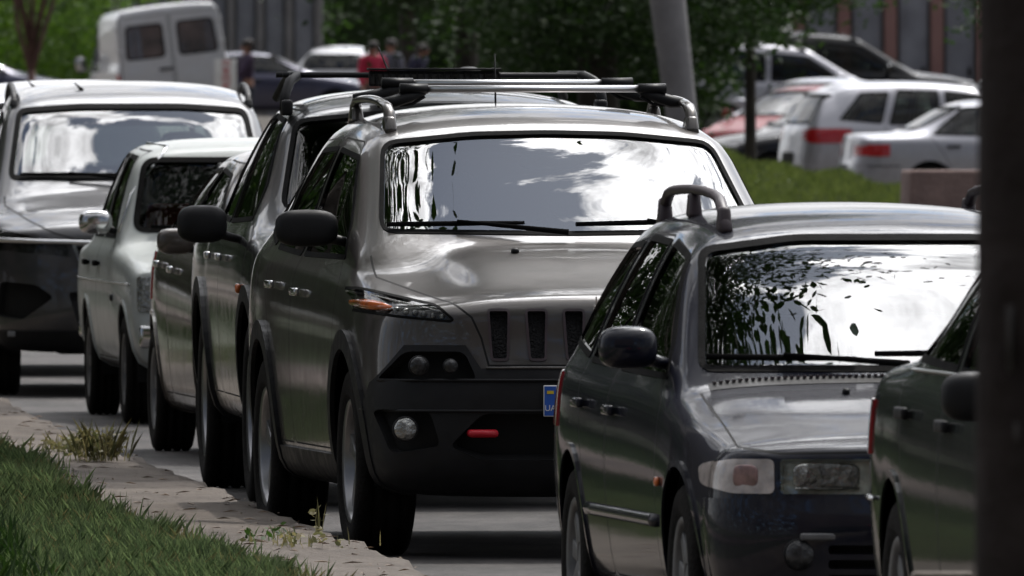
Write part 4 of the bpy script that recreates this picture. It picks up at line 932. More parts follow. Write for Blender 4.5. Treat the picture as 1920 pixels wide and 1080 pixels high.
kstrip('lawn_ground', [(4.2, .150), (6, .16), (30, .16)], M['soil'], 0)

# ------------------------------------------------------------------ leaves and grass
def leafmat(name, c1, c2, tr=.35, rough=.6):
    m = bpy.data.materials.new(name); m.use_nodes = True; t = m.node_tree; b = t.nodes['Principled BSDF']; o = t.nodes['Material Output']; l = t.links.new
    g = N(t, 'ShaderNodeNewGeometry'); r = N(t, 'ShaderNodeValToRGB'); r.color_ramp.elements[0].color = (*c1, 1); r.color_ramp.elements[1].color = (*c2, 1)
    l(g.outputs['Random Per Island'], r.inputs[0]); l(r.outputs[0], b.inputs['Base Color']); b.inputs['Roughness'].default_value = rough; b.inputs['Specular IOR Level'].default_value = .3
    tl = N(t, 'ShaderNodeBsdfTranslucent'); mx = N(t, 'ShaderNodeMixShader'); mx.inputs[0].default_value = tr
    hs = N(t, 'ShaderNodeHueSaturation'); hs.inputs['Value'].default_value = 1.5; hs.inputs['Saturation'].default_value = 1.15; l(r.outputs[0], hs.inputs['Color']); l(hs.outputs[0], tl.inputs[0])
    l(b.outputs[0], mx.inputs[1]); l(tl.outputs[0], mx.inputs[2]); l(mx.outputs[0], o.inputs[0]); return m
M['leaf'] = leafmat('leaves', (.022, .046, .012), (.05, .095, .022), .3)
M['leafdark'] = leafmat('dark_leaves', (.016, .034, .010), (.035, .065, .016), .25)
M['leaflight'] = leafmat('light_leaves', (.05, .10, .02), (.11, .18, .035), .4)
M['grass'] = leafmat('grass_blades', (.055, .085, .040), (.165, .215, .105), .4)
M['bankgrass'] = leafmat('bank_grass', (.06, .085, .025), (.14, .17, .055), .35)
M['drygrass'] = leafmat('dry_grass', (.09, .10, .045), (.24, .21, .11), .35)
M['bark'] = pm('bark', (.05, .042, .035), .95, var=.5, scale=6, bump=1, bscale=20)
M['pinkbark'] = pm('reddish_bark', (.13, .075, .065), .9, var=.4, scale=4, bump=.6, bscale=20)
def quads(name, P, mat, parent=None):
    """P: (n, k, 3) polygons with k corners each"""
    n, k = P.shape[:2]; me = bpy.data.meshes.new(name); me.vertices.add(n * k); me.vertices.foreach_set('co', P.reshape(-1).astype(np.float32))
    me.loops.add(n * k); me.loops.foreach_set('vertex_index', np.arange(n * k)); me.polygons.add(n); me.polygons.foreach_set('loop_start', np.arange(0, n * k, k)); me.polygons.foreach_set('loop_total', np.full(n, k))
    me.update(); me.validate(); return link(name, me, parent, [mat])
def leaves(cen, size, n_per, spread, g):
    """leaf polygons (6 corners) gathered in clumps round the centres"""
    n = len(cen) * n_per; c = np.repeat(cen, n_per, 0) + g.normal(size=(n, 3)) * np.repeat(spread, n_per)[:, None] * np.array([1, 1, .7])
    a = g.normal(size=(n, 3)); a[:, 2] *= .6; a /= np.linalg.norm(a, axis=1, keepdims=True); b = np.cross(a, g.normal(size=(n, 3))); b /= np.linalg.norm(b, axis=1, keepdims=True)
    s_ = (size * g.uniform(.6, 1.3, n))[:, None]
    return np.stack([c - a * s_ * .5, c - a * s_ * .15 + b * s_ * .26, c + a * s_ * .25 + b * s_ * .2, c + a * s_ * .55, c + a * s_ * .25 - b * s_ * .2, c - a * s_ * .15 - b * s_ * .26], 1)
def tree(name, label, x, y, z0, trunk_h, r, cr, cz, ch, mat, seed, nclump=260, nper=46, leaf=.09, low=.5, lean=(0, 0), bark='bark', group='trees round the car park', cat='tree', fork=None, cx=0, cyo=0):
    g = np.random.default_rng(seed); root = empty(name, (x, y, z0), 0, label, cat, group); m = MB(); top = Vector((lean[0], lean[1], trunk_h))
    if fork is None:
        m.tube([(0, 0, -.1), (lean[0] * .3, lean[1] * .3, trunk_h * .35), top, (top.x + cx * .5, top.y, trunk_h + ch * .5)], [r * 1.25, r, r * .8, r * .25], 0, 12)
    else:
        m.tube([(0, 0, -.1), (0, 0, fork)], [r * 1.1, r], 0, 10)
        for sg in (-1, 1): m.tube([(0, 0, fork - .05), (sg * .22, 0, fork + .7), (sg * .42 + .1, 0, fork + 1.6), (sg * .8, 0, fork + 3.2)], [r * .8, r * .62, r * .55, r * .2], 0, 10)
    nb = 9
    for i in range(nb):
        a = 2 * math.pi * i / nb + g.uniform(-.3, .3); h = trunk_h * g.uniform(.75, 1.0) + (fork or 0) * .3; e = Vector((cx + math.cos(a) * cr * .75, cyo + math.sin(a) * cr * .75, cz + g.uniform(-.2, .5) * ch * .4)); s_ = Vector((lean[0] * h / trunk_h, lean[1] * h / trunk_h, h))
        q = (s_ + e) / 2 + Vector((0, 0, .25 * cr * .5)); m.tube([s_, q, e], [r * .42, r * .26, r * .06], 0, 7)
    m.build('trunk', M[bark], root)
    u = g.normal(size=(nclump, 3)); u /= np.linalg.norm(u, axis=1, keepdims=True); rad = g.uniform(.45, 1, nclump) ** .5
    lump = 1 + .22 * np.sin(u[:, 0] * 5 + seed) * np.cos(u[:, 1] * 4 + seed * 2) + .15 * np.sin(u[:, 2] * 9 + seed)
    cen = u * (rad * lump)[:, None] * np.array([cr, cr, ch / 2]) + np.array([cx, cyo, cz])
    k = g.uniform(size=nclump) < low; zlow = cz - ch / 2
    cen[k, 2] = zlow + np.abs(g.normal(size=k.sum())) * ch * .14 + ((cen[k, 0] - cx) ** 2 + (cen[k, 1] - cyo) ** 2) / cr ** 2 * ch * .10
    quads('crown', leaves(cen, leaf, nper, g.uniform(.14, .38, nclump) * (cr / 2.2) ** .5, g), M[mat], root)
    return root
def blades(name, pts, h, wd, mat, g, lean=.5, parent=None):
    n = len(pts); a = g.uniform(0, 2 * math.pi, n); d = np.stack([np.cos(a), np.sin(a), np.zeros(n)], 1); s_ = np.stack([-np.sin(a), np.cos(a), np.zeros(n)], 1)
    hh = (h * g.uniform(.45, 1.25, n))[:, None]; ww = (wd * g.uniform(.6, 1.3, n))[:, None]; le = (g.uniform(.05, lean, n))[:, None]; up = np.array([0, 0, 1.])
    p0 = pts; p1 = pts + up * hh * .55 + d * hh * le * .35; p2 = pts + up * hh + d * hh * le
    P = np.stack([p0 - s_ * ww * .5, p0 + s_ * ww * .5, p1 + s_ * ww * .42, p2, p1 - s_ * ww * .42], 1)
    return quads(name, P, M[mat], parent)
g = np.random.default_rng(5)
# verge grass
n = 95000; yy = 58 + 40 * g.uniform(size=n) ** 1.1; of = np.interp(yy, [60, 62, 66, 71, 78, 84, 95], [.55, .62, .80, .84, .66, .72, .8]) + .10 * np.sin(yy * 1.9) * np.sin(yy * .63 + 1) + np.abs(g.normal(size=n)) * .55
of += np.where(g.uniform(size=n) < .06, -.12, 0)
xx = np.array([kerb_x(y) for y in yy]) - of; zz = np.full(n, .14)
tuft = .75 + .5 * np.sin(xx * 7 + yy * 1.3) * np.sin(yy * 3.1 + xx * 2); 
o = blades('verge_grass', np.stack([xx, yy, zz], 1), .066 * tuft + .030, .0044, 'grass', g, .8); tag(o, 'green verge grass along the dusty kerb', 'grass', kind='stuff')
n = 7000; yy = 58 + 40 * g.uniform(size=n) ** 1.1; of = np.interp(yy, [60, 62, 66, 71, 78, 84, 95], [.50, .57, .74, .78, .60, .66, .74]) + np.abs(g.normal(size=n)) * .6
o = blades('dry_verge_grass', np.stack([np.array([kerb_x(y) for y in yy]) - of, yy, np.full(n, .14)], 1), .085, .004, 'drygrass', g, .9); tag(o, 'dry and yellowing blades mixed into the verge grass', 'grass', kind='stuff')
n = 30000; yy = g.uniform(60, 130, n); xx = np.array([kerb_x(y) for y in yy]) - np.where(g.uniform(size=n) < .4, g.uniform(1.4, 2.2, n), g.uniform(4.2, 10, n))
o = blades('lawn_grass', np.stack([xx, yy, np.full(n, .15)], 1), .12, .02, 'leafdark', g, .7); tag(o, 'lawn grass beyond the footpath', 'grass', kind='stuff')
def weed(px, py, h, n, sp, label, seed, mat='drygrass', wd=.0045, lean=.7):
    d = (CAMZ - .135) * FPX / (py - 112); X = (px - 960) * d / FPX; g = np.random.default_rng(seed)
    root = empty('weed_clump', (X, d, .13), 0, label, 'weed', 'weeds growing on the kerb')
    p = np.stack([g.normal(size=n) * sp, g.normal(size=n) * sp * 1.5, np.zeros(n)], 1); blades('foliage', p, h, wd, mat, g, lean, root)
    nl = n; cen = np.stack([g.normal(size=nl) * sp, g.normal(size=nl) * sp, g.uniform(.1, .8, nl) * h], 1)
    quads('leaves', leaves(cen, .03, 2, np.full(nl, .015), g), M['leaf' if mat == 'grass' else mat], root)
weed(185, 862, .16, 110, .065, 'tallest weed clump at the left end of the dusty kerb', 1)
weed(125, 848, .09, 60, .07, 'low dry weed clump left of the tallest one', 2)
weed(560, 1022, .06, 26, .09, 'small leafy weed on the kerb beside the front wheel of the taupe car', 3, 'drygrass')
weed(597, 1000, .12, 6, .008, 'single seed stalk at the kerb edge beside the taupe car', 4, 'drygrass', .006, .15)
weed(500, 1010, .05, 14, .06, 'sparse weed in the cracks of the kerb apron', 6, 'grass')
# fallen leaves and twigs on the apron
n = 260; yy = 60 + 32 * g.uniform(size=n); xx = np.array([kerb_x(y) for y in yy]) - g.uniform(.03, .6, n); a = g.uniform(0, 6.3, n); s_ = g.uniform(.012, .045, n)
dx, dy = np.cos(a) * s_, np.sin(a) * s_; zz = np.full(n, .142)
P = np.stack([np.stack([xx - dx, yy - dy * 2, zz], 1), np.stack([xx + dy * .25, yy - dx * .25, zz + .008], 1), np.stack([xx + dx, yy + dy * 2, zz + .003], 1), np.stack([xx - dy * .25, yy + dx * .25, zz + .006], 1)], 1)
M['litter'] = leafmat('dry_litter', (.05, .03, .02), (.16, .11, .07), .1)
o = quads('kerb_litter', P, M['litter']); tag(o, 'dry leaves and twigs scattered on the kerb', 'litter', kind='stuff')

# ================================================================== BEHIND THE QUEUE
# grass bank in front of the parked cars
bx, by = np.linspace(1.2, 7.5, 60), np.linspace(180, 216, 30)
def bank(x, y): return float(max(0, (.80 - .19 * (x - 2.4)) * math.exp(-((y - 200) / 9) ** 2) * min(1, max(0, (x - 1.2) / .9)) + .05 * math.sin(x * 4 + y) + .04 * math.sin(x * 9) - .02))
o = sheet('grass_bank', list(bx), list(by), bank, M['soil'])
n = 36000; xx = g.uniform(1.6, 7.2, n); yy = g.uniform(190, 203, n); zz = np.array([bank(x, y) for x, y in zip(xx, yy)])
o = blades('bank_grass', np.stack([xx, yy, zz], 1), .10, .016, 'bankgrass' if 'bankgrass' in M else 'grass', g, .9); tag(o, 'rough grass on the bank between the queue and the parked cars', 'grass', kind='stuff')
BG = 'cars parked behind the grass bank'
def bgplace(name, px_front, d, phi, label, cat='car', group=BG, sc=(1, 1, 1)):
    """phi: direction the tail points to, degrees; 180 = tail to the left of the picture"""
    X = (px_front - 960) * d / FPX; o = empty(name, (X, d, float(hill(X, d))), R(phi - 90), label, cat, group); o.scale = sc; return o
car_saloon(bgplace('saloon_car', 2222, 227, 190, 'silver saloon with dark door handle, tail to the left on the grass bank'), 'silver', .06, 1.43, 'plastic')
car_estate(bgplace('estate_car', 2085, 241.5, 195, 'silver estate with bright red tail lamp behind the silver saloon', sc=(1.05, 1.05, 1.12)), 'silver', False, .07, False)
car_saloon(bgplace('saloon_car', 2240, 256, 192, 'pale saloon whose roof shows over the silver estate', sc=(1, 1, 1.08)), 'silver', .09, 1.45, 'plastic')
car_cross(bgplace('crossover_car', 1745, 280, 186, 'silver crossover with dark windows in the row behind the silver estate', sc=(.95, .95, .92)), 'silver', .07)
car_cross(bgplace('crossover_car', 1835, 296, 188, 'black crossover nose towards the pink pillared building', sc=(1, 1, .98)), 'black', .07)
car_saloon(bgplace('saloon_car', 1300, 246, 20, 'black saloon half hidden by leaves left of the silver estate', sc=(1, 1, 1)), 'black', .08, 1.4, 'plastic')
car_hatch(bgplace('hatchback_car', 1375, 254, 60, 'red hatchback in the leaf shade behind the black saloon'), 'red', 4.2, False, 1.45, .09)
car_hatch(bgplace('hatchback_car', 1430, 262, 68, 'silver hatchback under the low branches beside the silver crossover'), 'silver', 4.2, False, 1.42, .09)
car_saloon(bgplace('saloon_car', 700, 342, 187, 'violet blue saloon behind the person holding the sign', sc=(1, 1, .95)), 'blue', .08, 1.4, 'plastic')
car_hatch(bgplace('hatchback_car', 150, 348, 180, 'dark blue car at the far left under the forked tree', sc=(1, 1, .88)), 'blue', 4.2, False, 1.5, .09)
car_hatch(bgplace('hatchback_car', 680, 352, 262, 'white hatchback with red tail lamp behind the person in red', sc=(1, 1, .93)), 'white', 4.2, False, 1.52, .08)
car_hatch(bgplace('hatchback_car', 800, 300, 15, 'white car partly hidden behind the tree trunk and light bar', sc=(1, 1, .95)), 'white', 4.2, False, 1.5, .09)

# ------------------------------------------------------------------ white van
def car_van():
    X = (428 - 960) * 330 / FPX
    root = empty('panel_van', (X - 1.65, 330 + 4.6, .62), R(190), 'white panel van with two rear door windows, leaning on the slope', 'van'); 
    root.rotation_euler = (0, R(6.5), R(190)); root.scale = (1.2, 1, 1.04)
    st = [(.5, .86, .3, .95, .76, .04, 1.05), (.8, .88, .28, 1.0, .80, .04, 1.15), (.95, .88, .28, 1.05, .80, .04, 1.22), (1.3, .88, .28, 1.1, .76, .05, 1.6), (1.65, .88, .28, 1.15, .72, .05, 2.0), (1.8, .88, .28, 1.18, .74, .05, 2.12), (2.2, .88, .28, 1.2, .76, .05, 2.2), (3.5, .88, .28, 1.2, .77, .05, 2.24), (4.35, .88, .28, 1.2, .77, .05, 2.24)]
    b = Body(st, [(.3, .05), (.6, 0), (1.0, .15)], [(.3, 4.55), (.8, 4.6), (2.2, 4.5)], fsec=(.3, .84, .3, .9, .74, .04, .98), rsec=(4.4, .86, .3, 1.2, .76, .05, 2.22), cell=.08, tuck=.02, fplan=(.08, .1), rplan=(.01, .03), rinset=.06)
    screen(b, sym([(-.72, 1.22), (-.65, 1.95)]), lim=lambda c: .8 < c.y < 2)
    b.reg('side_window', 'sideglass', rnd([(1.3, 1.15), (1.75, 1.9), (2.3, 1.95), (2.3, 1.15)], .05), off=-.006, band=.02, bandmat='rubber', bandpart='window_trim', bandoff=.003)
    for sg in (-1, 1):
        poly = rnd([(sg * .10, 1.32), (sg * .72, 1.32), (sg * .68, 1.93), (sg * .10, 1.93)], .09); b.reg('rear_window', 'vanglass', poly, 'rear', sgn=3, off=-.01, band=.03, bandmat='rubber', bandpart='window_trim', bandoff=.004)
        poly = rnd([(sg * .012, .5), (sg * .82, .5), (sg * .77, 2.08), (sg * .012, 2.08)], .05); b.reg('rear_door', 'white', poly, 'rear', sgn=3, band=.012)
    b.both('tail_light', 'redlens', rnd([(-.875, 1.1), (-.835, 1.1), (-.835, .8), (-.875, .8)], .01), 'rear', off=.01)
    finish(b, root, 'white', .88, (.9, 3.6), .33, .2, 'steel', .37)
    m = MB(); P = b.hit('rear', .12, 1.12)[0]; m.box(P + Vector((0, .02, 0)), (.22, .03, .035), 0, None, .01); m.build('rear_door_handle', M['rubber'], root)
    for z in (.8, 1.5, 1.9):
        for sg in (-1, 1):
            P = b.hit('rear', sg * .80, z)[0]; m = MB(); m.box(P + Vector((0, .012, 0)), (.07, .03, .06), 0, None, .008); m.build('door_hinge', M['white'], root)
    mirror(root, 1.02, 1.35, 1.3, .18, .3, 'plastic'); mirror(root, 1.02, 1.35, 1.3, .18, .3, 'plastic', sg=1)
    seats(root, (2.0,), .66, 1.1, dash=1.2, dash_z=1.2)
car_van()

# ------------------------------------------------------------------ buildings
def building(name, label, x0, x1, y, h, bays, wallmat, doormat, pilmat, z0=.6, dep=8):
    root = empty(name, ((x0 + x1) / 2, y, z0), 0, label, 'building'); W = x1 - x0; m = MB(); m.box((0, dep / 2 + .3, h / 2), (W, dep, h)); m.build('wall', M[wallmat], root)
    m = MB(); m.box((0, dep / 2 + .2, h + .15), (W + .6, dep + .8, .3), 0, None, .03); m.build('roof', M['concrete'], root)
    p = W / bays
    for i in range(bays):
        x = -W / 2 + p * (i + .5); d = MB(); d.box((x, .27, 1.55), (p * .62, .1, 3.1), 0, None, .01)
        for k in range(5): d.box((x - p * .25 + k * p * .125, .21, 1.55), (.02, .02, 3.0))
        do = d.build('garage_door', M[doormat], root); q = MB(); q.box((x + p * .2, .195, 1.1), (.05, .03, .16)); q.build('handle', M['rubber'], do)
        q = MB(); q.box((x, .26, 4.6), (p * .5, .06, 1.3), 0, None, .01); wn = q.build('window', M['sideglass'], root); q = MB()
        for a in (-1, 1): q.box((x + a * p * .26, .25, 4.6), (.06, .1, 1.4))
        for a in (-1, 1): q.box((x, .25, 4.6 + a * .68), (p * .46, .1, .06))
        q.build('frame', M['concrete'], wn)
    for i in range(bays + 1):
        q = MB(); q.box((-W / 2 + p * i, .2, h / 2), (p * .26, .34, h - .01), 0, None, .01); q.build('pilaster', M[pilmat], root)
    return root
M['pinkwall'] = ground_mat('pink_render', (.28, .15, .14), (.36, .21, .19), .8, .9, .2)
M['brickdark'] = ground_mat('dark_brick_wall', (.05, .038, .034), (.085, .065, .055), 2, .9, .3)
M['greydoor'] = pm('grey_steel_door', (.30, .31, .35), .6, .2, var=.2, scale=2)
M['greywall'] = ground_mat('grey_render', (.16, .17, .165), (.24, .25, .245), .7, .9, .2)
o = building('unseen_dark_building', 'dark brick building along the left side beyond the tree row', 0, 170, 0, 22, 34, 'brickdark', 'greydoor', 'brickdark', 0, 12)  # added out of view, keeps low sky out of the car side reflections
o.location = (-34, 175, 0); o.rotation_euler = (0, 0, R(102))
building('garage_building', 'pink pillared building with grey garage doors at the upper right', 5.2, 12.8, 330, 7, 9, 'greywall', 'greydoor', 'pinkwall')
building('columned_building', 'grey building with pale concrete columns behind the white van', -8.0, -3.9, 365, 7, 7, 'greywall', 'greydoor', 'concrete', .7)

building('unseen_dark_building', 'long dark brick building behind the viewer', -34, 34, -46, 38, 17, 'brickdark', 'greydoor', 'brickdark', 0, 10)  # added out of view, tall enough that car fronts reflect dark wall
# ------------------------------------------------------------------ poles and blocks
X = (1287 - 960) * 180 / FPX
root = empty('lamp_post', (X, 180, 0), 0, 'grey concrete post leaning to the left in front of the dark trees', 'post')
m = MB(); m.tube([(.06, 0, -.1), (-.05, 0, 1.4), (-.235, 0, 2.9), (-.85, 0, 8.5)], [.145, .155, .185, .14], 0, 20); m.build('shaft', M['post'] if 'post' in M else M['concrete'], root)
m = MB(); m.tube([(-.85, 0, 8.4), (-.6, -.5, 9.0), (-.2, -1.4, 9.2)], [.05, .04, .035], 0, 8); m.blob((-.1, -1.6, 9.18), (.12, .35, .07)); m.build('lamp_arm', M['steelrim'], root)
X = .893
M['peel'] = pm('pale_peeling_paint', (.05, .045, .042), .9, var=.4)
M['darkpole'] = pm('dark_weathered_pole', (.026, .021, .020), .95, spec=.1, var=.5, scale=3, bump=.8, bscale=14)
root = empty('utility_pole', (X, 30, .0), 0, 'near black utility pole filling the right edge of the picture', 'pole')
m = MB(); m.tube([(0, 0, -.1), (0, 0, .6), (.006, 0, 2.0), (.02, 0, 7.5)], [.134, .131, .127, .10], 0, 32); m.build('shaft', M['darkpole'], root)
for z, dx, h_ in ((1.46, 0, .11), (1.30, .012, .07), (.78, -.02, .09)):
    m = MB(); m.tube([(-.07 + dx, -.106, z + h_ / 2), (-.073 + dx, -.112, z), (-.07 + dx, -.106, z - h_ / 2)], [.008, .012, .006], 0, 6, .4); m.build('peeling_bark', M['peel'], root)
root = empty('concrete_bollard', (1.045, 44, .1), 0, 'beige topped bollard low down in front of the dark green saloon', 'bollard')
m = MB(); m.box((0, 0, .27), (.13, .13, .54), 0, None, .008); m.build('post', M['pinkconc'], root); m = MB(); m.box((0, 0, .562), (.155, .155, .03), 0, None, .01, (.95, .95)); m.build('cap', M['apron'], root)
root = empty('concrete_block', (3.95, 158, 0), R(8), 'pinkish concrete block behind the roof of the blue-black estate', 'block')
m = MB(); m.box((0, 0, .48), (1.1, .6, .96), 0, None, .03, (.96, .9)); m.build('block', M['pinkconc'], root)

# ------------------------------------------------------------------ trees
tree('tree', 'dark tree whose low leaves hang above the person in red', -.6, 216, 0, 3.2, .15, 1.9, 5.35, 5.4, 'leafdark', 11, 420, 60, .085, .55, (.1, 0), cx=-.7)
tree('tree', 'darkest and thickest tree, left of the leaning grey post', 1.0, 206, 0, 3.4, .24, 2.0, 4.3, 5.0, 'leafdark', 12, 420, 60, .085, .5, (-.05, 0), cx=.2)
tree('tree', 'leafy tree with light green tips right of the leaning grey post', 2.8, 213, 0, 2.6, .07, 1.55, 4.35, 4.0, 'leaf', 13, 380, 60, .075, .6, (0, 0), cx=-.12)
tree('tree', 'tree whose branch tips hang into the upper right corner', 6.6, 205, 0, 3.2, .12, 1.6, 4.3, 4.6, 'leaf', 14, 240, 50, .08, .6)
tree('tree', 'mid green tree filling the upper left corner behind the white van', -10.2, 352, .7, 2.5, .2, 3.2, 3.2, 5.6, 'leaflight', 15, 420, 50, .13, .5)
tree('tree', 'second mid green tree beside the one in the upper left corner', -7.2, 372, .7, 2.5, .2, 3.2, 3.4, 5.8, 'leaf', 16, 360, 50, .13, .5)
tree('forked_tree', 'reddish forked young tree at the upper left', -7.95, 300, .6, 1.2, .065, 1.5, 5.4, 2.8, 'leaf', 17, 160, 50, .09, .3, fork=1.15, bark='pinkbark')
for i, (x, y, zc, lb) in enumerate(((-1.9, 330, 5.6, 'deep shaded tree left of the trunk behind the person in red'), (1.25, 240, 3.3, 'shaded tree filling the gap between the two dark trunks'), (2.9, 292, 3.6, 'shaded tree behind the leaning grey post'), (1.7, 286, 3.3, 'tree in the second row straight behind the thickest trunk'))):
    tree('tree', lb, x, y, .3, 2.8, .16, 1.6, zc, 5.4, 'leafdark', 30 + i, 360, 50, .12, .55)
def hedge(label, x0, x1, y, z0, h, dep, n, mat, leaf, seed):
    g = np.random.default_rng(seed); root = empty('hedge', ((x0 + x1) / 2, y, z0), 0, label, 'hedge'); W = x1 - x0
    m = MB(); m.box((0, 0, h * .42), (W - .3, dep * .6, h * .84)); m.build('core', M['leafdark'], root)
    cen = np.stack([g.uniform(-W / 2, W / 2, n), g.uniform(-dep / 2, dep / 2, n), h * g.uniform(0, 1, n) ** .7 + .3 * np.sin(np.arange(n))], 1)
    quads('leaves', leaves(cen, leaf, 30, g.uniform(.2, .45, n), g), M[mat], root)
hedge('dark hedge behind the upper left trees', -22, -8.5, 392, .75, 6, 2.5, 420, 'leafdark', .2, 61)
hedge('long dark hedge closing the car park behind all the cars', -9, 5.2, 385, .75, 3.4, 2.5, 700, 'leafdark', .16, 60)
# roadside trees left of the queue: out of the frame, seen in the windscreens
tree('tree', 'roadside tree over the verge, its shade on the kerb', -4.9, 73, .15, 3.8, .2, 2.9, 6.6, 4.8, 'leaf', 51, 760, 70, .075, .2, cx=1.35, group='roadside trees')
tree('tree', 'roadside tree above the crossover at the left end of the queue', -5.6, 96.5, .15, 3.8, .2, 2.4, 6.6, 4.2, 'leaf', 52, 340, 70, .08, .2, cx=3.4, group='roadside trees')
tree('tree', 'roadside tree reaching over the pickup', -3.4, 82.6, .15, 4.2, .18, 1.9, 8.2, 3.6, 'leaf', 54, 700, 80, .075, .2, cx=2.9, group='roadside trees')
tree('tree', 'roadside tree beside the front of the queue', -3.4, 61, .15, 4.2, .2, 1.9, 8.2, 3.8, 'leaf', 53, 640, 80, .07, .2, cx=2.5, group='roadside trees')

for i, (x, y, r_0, lb) in enumerate(((-9.5, 122, 3.4, 'first'), (-13, 150, 3.8, 'second'), (-17, 180, 4.2, 'third'), (-22, 215, 4.8, 'fourth'), (-28, 255, 5.4, 'fifth'), (-37, 300, 6.5, 'sixth'), (-13.5, 95, 3.6, 'inner'), (-16, 124, 4.2, 'seventh'), (-24, 152, 5, 'eighth'), (-12, 108, 3.6, 'ninth'))):  # row added out of view so the car sides reflect dark leaves
    tree('tree', lb + ' big tree of the row left of the road beyond the lawn', x, y, .15, 2.6, .25, r_0, r_0 * 1.25 + .5, r_0 * 2.3, 'leafdark', 70 + i, 260, 40, .3, .25, group='tree row along the road')
for i, (x, y) in enumerate(((-9, -14), (-2, -22), (5, -16), (12, -24), (-16, -26))):  # added out of view to give the car fronts something dark to reflect
    tree('tree', 'tree behind the viewer, number %s from the road' % ('one two three four five'.split()[i]), x, y, 0, 2.5, .3, 4.2, 5.2, 9.6, 'leafdark', 90 + i, 240, 40, .4, .25, group='trees behind the viewer')
# ------------------------------------------------------------------ people
def skin(name, nodes, edges, mat, parent, sub=1):
    me = bpy.data.meshes.new(name); me.from_pydata([n[0] for n in nodes], edges, []); o = link(name, me, parent, [mat])
    bm = bmesh.new(); bm.from_mesh(me); ly = bm.verts.layers.skin.verify(); bm.verts.ensure_lookup_table()
    for v, n in zip(bm.verts, nodes): v[ly].radius = (n[1], n[2] if len(n) > 2 else n[1])
    bm.verts[0][ly].use_root = True; bm.to_mesh(me); bm.free()
    a = o.modifiers.new('skin', 'SKIN'); a.use_smooth_shade = True; b_ = o.modifiers.new('sub', 'SUBSURF'); b_.levels = b_.render_levels = sub + 1; return o
M['skin'] = pm('skin', (.30, .16, .11), .6, var=.1)
M['hair'] = pm('dark_hair', (.02, .014, .012), .7, var=.3)
M['redcoat'] = pm('red_jacket', (.42, .02, .06), .85, var=.2, scale=10); M['navy'] = pm('navy_cloth', (.018, .018, .045), .9, var=.25); M['greycloth'] = pm('grey_cloth', (.10, .10, .13), .9, var=.2); M['plum'] = pm('dark_plum_cloth', (.035, .02, .045), .9, var=.25); M['jeans'] = pm('dark_trousers', (.02, .022, .035), .9, var=.2)
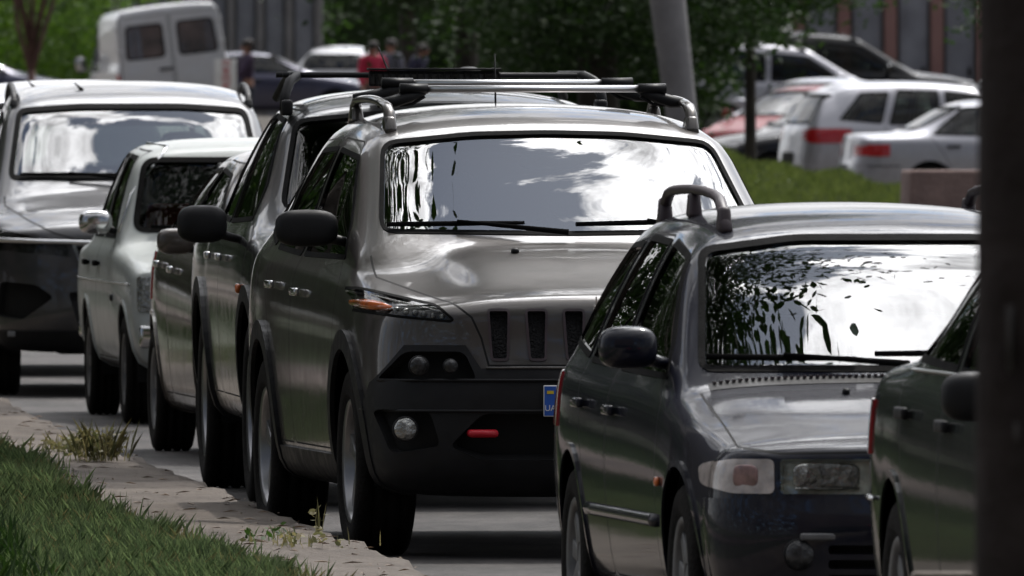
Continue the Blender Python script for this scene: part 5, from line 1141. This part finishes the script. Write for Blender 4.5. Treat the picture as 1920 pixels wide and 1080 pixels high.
def person(px, d, h, face, label, top, lh=None, rh=None, bend=0):
    X = (px - 960) * d / FPX; root = empty('person', (X, d, float(hill(X, d))), R(face), label, 'person', None); s_ = h / 1.7
    def P(x, y, z): 
        if z > .95: y = y - bend * (z - .95) * .8; z = z - bend * (z - .95) * .25
        return (x * s_, y * s_, z * s_)
    lh = lh or [(.23, -.02, 1.12), (.22, -.14, .90)]; rh = rh or [(-.23, -.02, 1.12), (-.22, -.14, .90)]
    nodes = [(P(0, 0, .95), .13, .10), (P(0, 0, 1.12), .125, .095), (P(0, 0, 1.30), .15, .10), (P(0, .01, 1.42), .10, .07), (P(0, 0, 1.49), .05), (P(0, -.01, 1.57), .072, .085), (P(0, -.01, 1.65), .06, .07)]
    e = [(0, 1), (1, 2), (2, 3), (3, 4), (4, 5), (5, 6)]
    for sg, arm in ((1, lh), (-1, rh)):
        b_ = len(nodes); nodes += [(P(sg * .19, 0, 1.40), .055), (P(*arm[0]), .042), (P(*arm[1]), .03)]; e += [(3, b_), (b_, b_ + 1), (b_ + 1, b_ + 2)]
        hv = Vector(arm[1]) - Vector(arm[0]); hv.normalize(); w0 = Vector(arm[1]); b2 = len(nodes); nodes.append((P(*(w0 + hv * .05)), .032, .018)); e.append((b_ + 2, b2))
        for k in range(4):
            o_ = Vector(((k - 1.5) * .018, -.01, 0)); nodes.append((P(*(w0 + hv * (.12 + .01 * (1.5 - abs(k - 1.5))) + o_)), .009)); e.append((b2, len(nodes) - 1))
        nodes.append((P(*(w0 + hv * .07 + Vector((sg * -.035, -.03, 0)))), .010)); e.append((b2, len(nodes) - 1))
        l_ = len(nodes); nodes += [(P(sg * .10, 0, .88), .085), (P(sg * .11, -.01, .50), .055), (P(sg * .11, .01, .10), .036), (P(sg * .12, -.14, .03), .035, .025)]; e += [(0, l_), (l_, l_ + 1), (l_ + 1, l_ + 2), (l_ + 2, l_ + 3)]
    body = skin('body', nodes, e, M['skin'], root)
    m = MB()
    for sg in (-1, 1): m.blob(P(sg * .03, -.092, 1.60), (.012, .008, .006), 1); m.blob(P(sg * .078, 0, 1.585), (.012, .02, .03), 0)
    m.blob(P(0, -.105, 1.575), (.013, .018, .022), 0); m.blob(P(0, -.09, 1.535), (.024, .008, .006), 2); m.build('face', [M['skin'], M['hair'], M['redcoat']], body)
    tn = [(P(0, 0, .86), .155, .125)] + [(n[0], n[1] * 1.18, (n[2] if len(n) > 2 else n[1]) * 1.18) for n in nodes[1:4]]; te = [(0, 1), (1, 2), (2, 3)]
    for b_ in (7, 7 + 13):
        pass
    for sg, arm in ((1, lh), (-1, rh)):
        k = len(tn); tn += [(P(sg * .19, 0, 1.40), .072), (P(*arm[0]), .058), (P(*arm[1]), .046)]; te += [(3, k), (k, k + 1), (k + 1, k + 2)]
    skin('jacket', tn, te, M[top], root)
    tn = [(P(0, 0, .97), .145, .115)]; te = []
    for sg in (-1, 1):
        k = len(tn); tn += [(P(sg * .10, 0, .86), .10), (P(sg * .11, -.01, .50), .072), (P(sg * .11, .01, .12), .055)]; te += [(0, k), (k, k + 1), (k + 1, k + 2)]
    skin('trousers', tn, te, M['jeans'], root)
    m = MB()
    for sg in (-1, 1): m.blob(P(sg * .12, -.07, .035), (.05, .14, .035), 0, 3)
    m.build('shoes', M['rubber'], root)
    m = MB(); m.blob(P(0, .018, 1.635), (.088, .10, .085)); m.blob(P(0, .05, 1.58), (.08, .06, .09)); m.build('hair', M['hair'], root)
    return root
person(697, 300, 1.60, 20, 'person in a bright red jacket behind the light bar', 'redcoat', bend=.15)
person(770, 303, 1.62, 60, 'person in dark navy clothes stooping right of the person in red', 'navy', bend=.5)
person(733, 307, 1.60, -30, 'person in grey jacket just behind the person in red', 'greycloth')
person(463, 295, 1.62, -70, 'person in dark plum jacket holding up a white sign', 'plum', [(.22, -.2, 1.12), (.10, -.42, 1.05)], [(-.22, -.2, 1.12), (-.10, -.42, 1.05)])
X = (423 - 960) * 294.8 / FPX
root = empty('hand_held_sign', (X, 294.7, 1.60), 0, 'white sign with a column of red letters held by the person in plum', 'sign')
m = MB(); m.box((0, 0, .02), (.36, .012, .62), 0, None, .003); m.build('board', M['platewhite'], root)
text(root, 'ЕЖЕМ', (0, -.012, .06), .17, 'hook', (R(90), R(90), 0), 'lettering')
m = MB(); m.tube([(.0, .02, -.55), (0, .02, .2)], .012, 0, 6); m.build('handle', M['bark'], root)
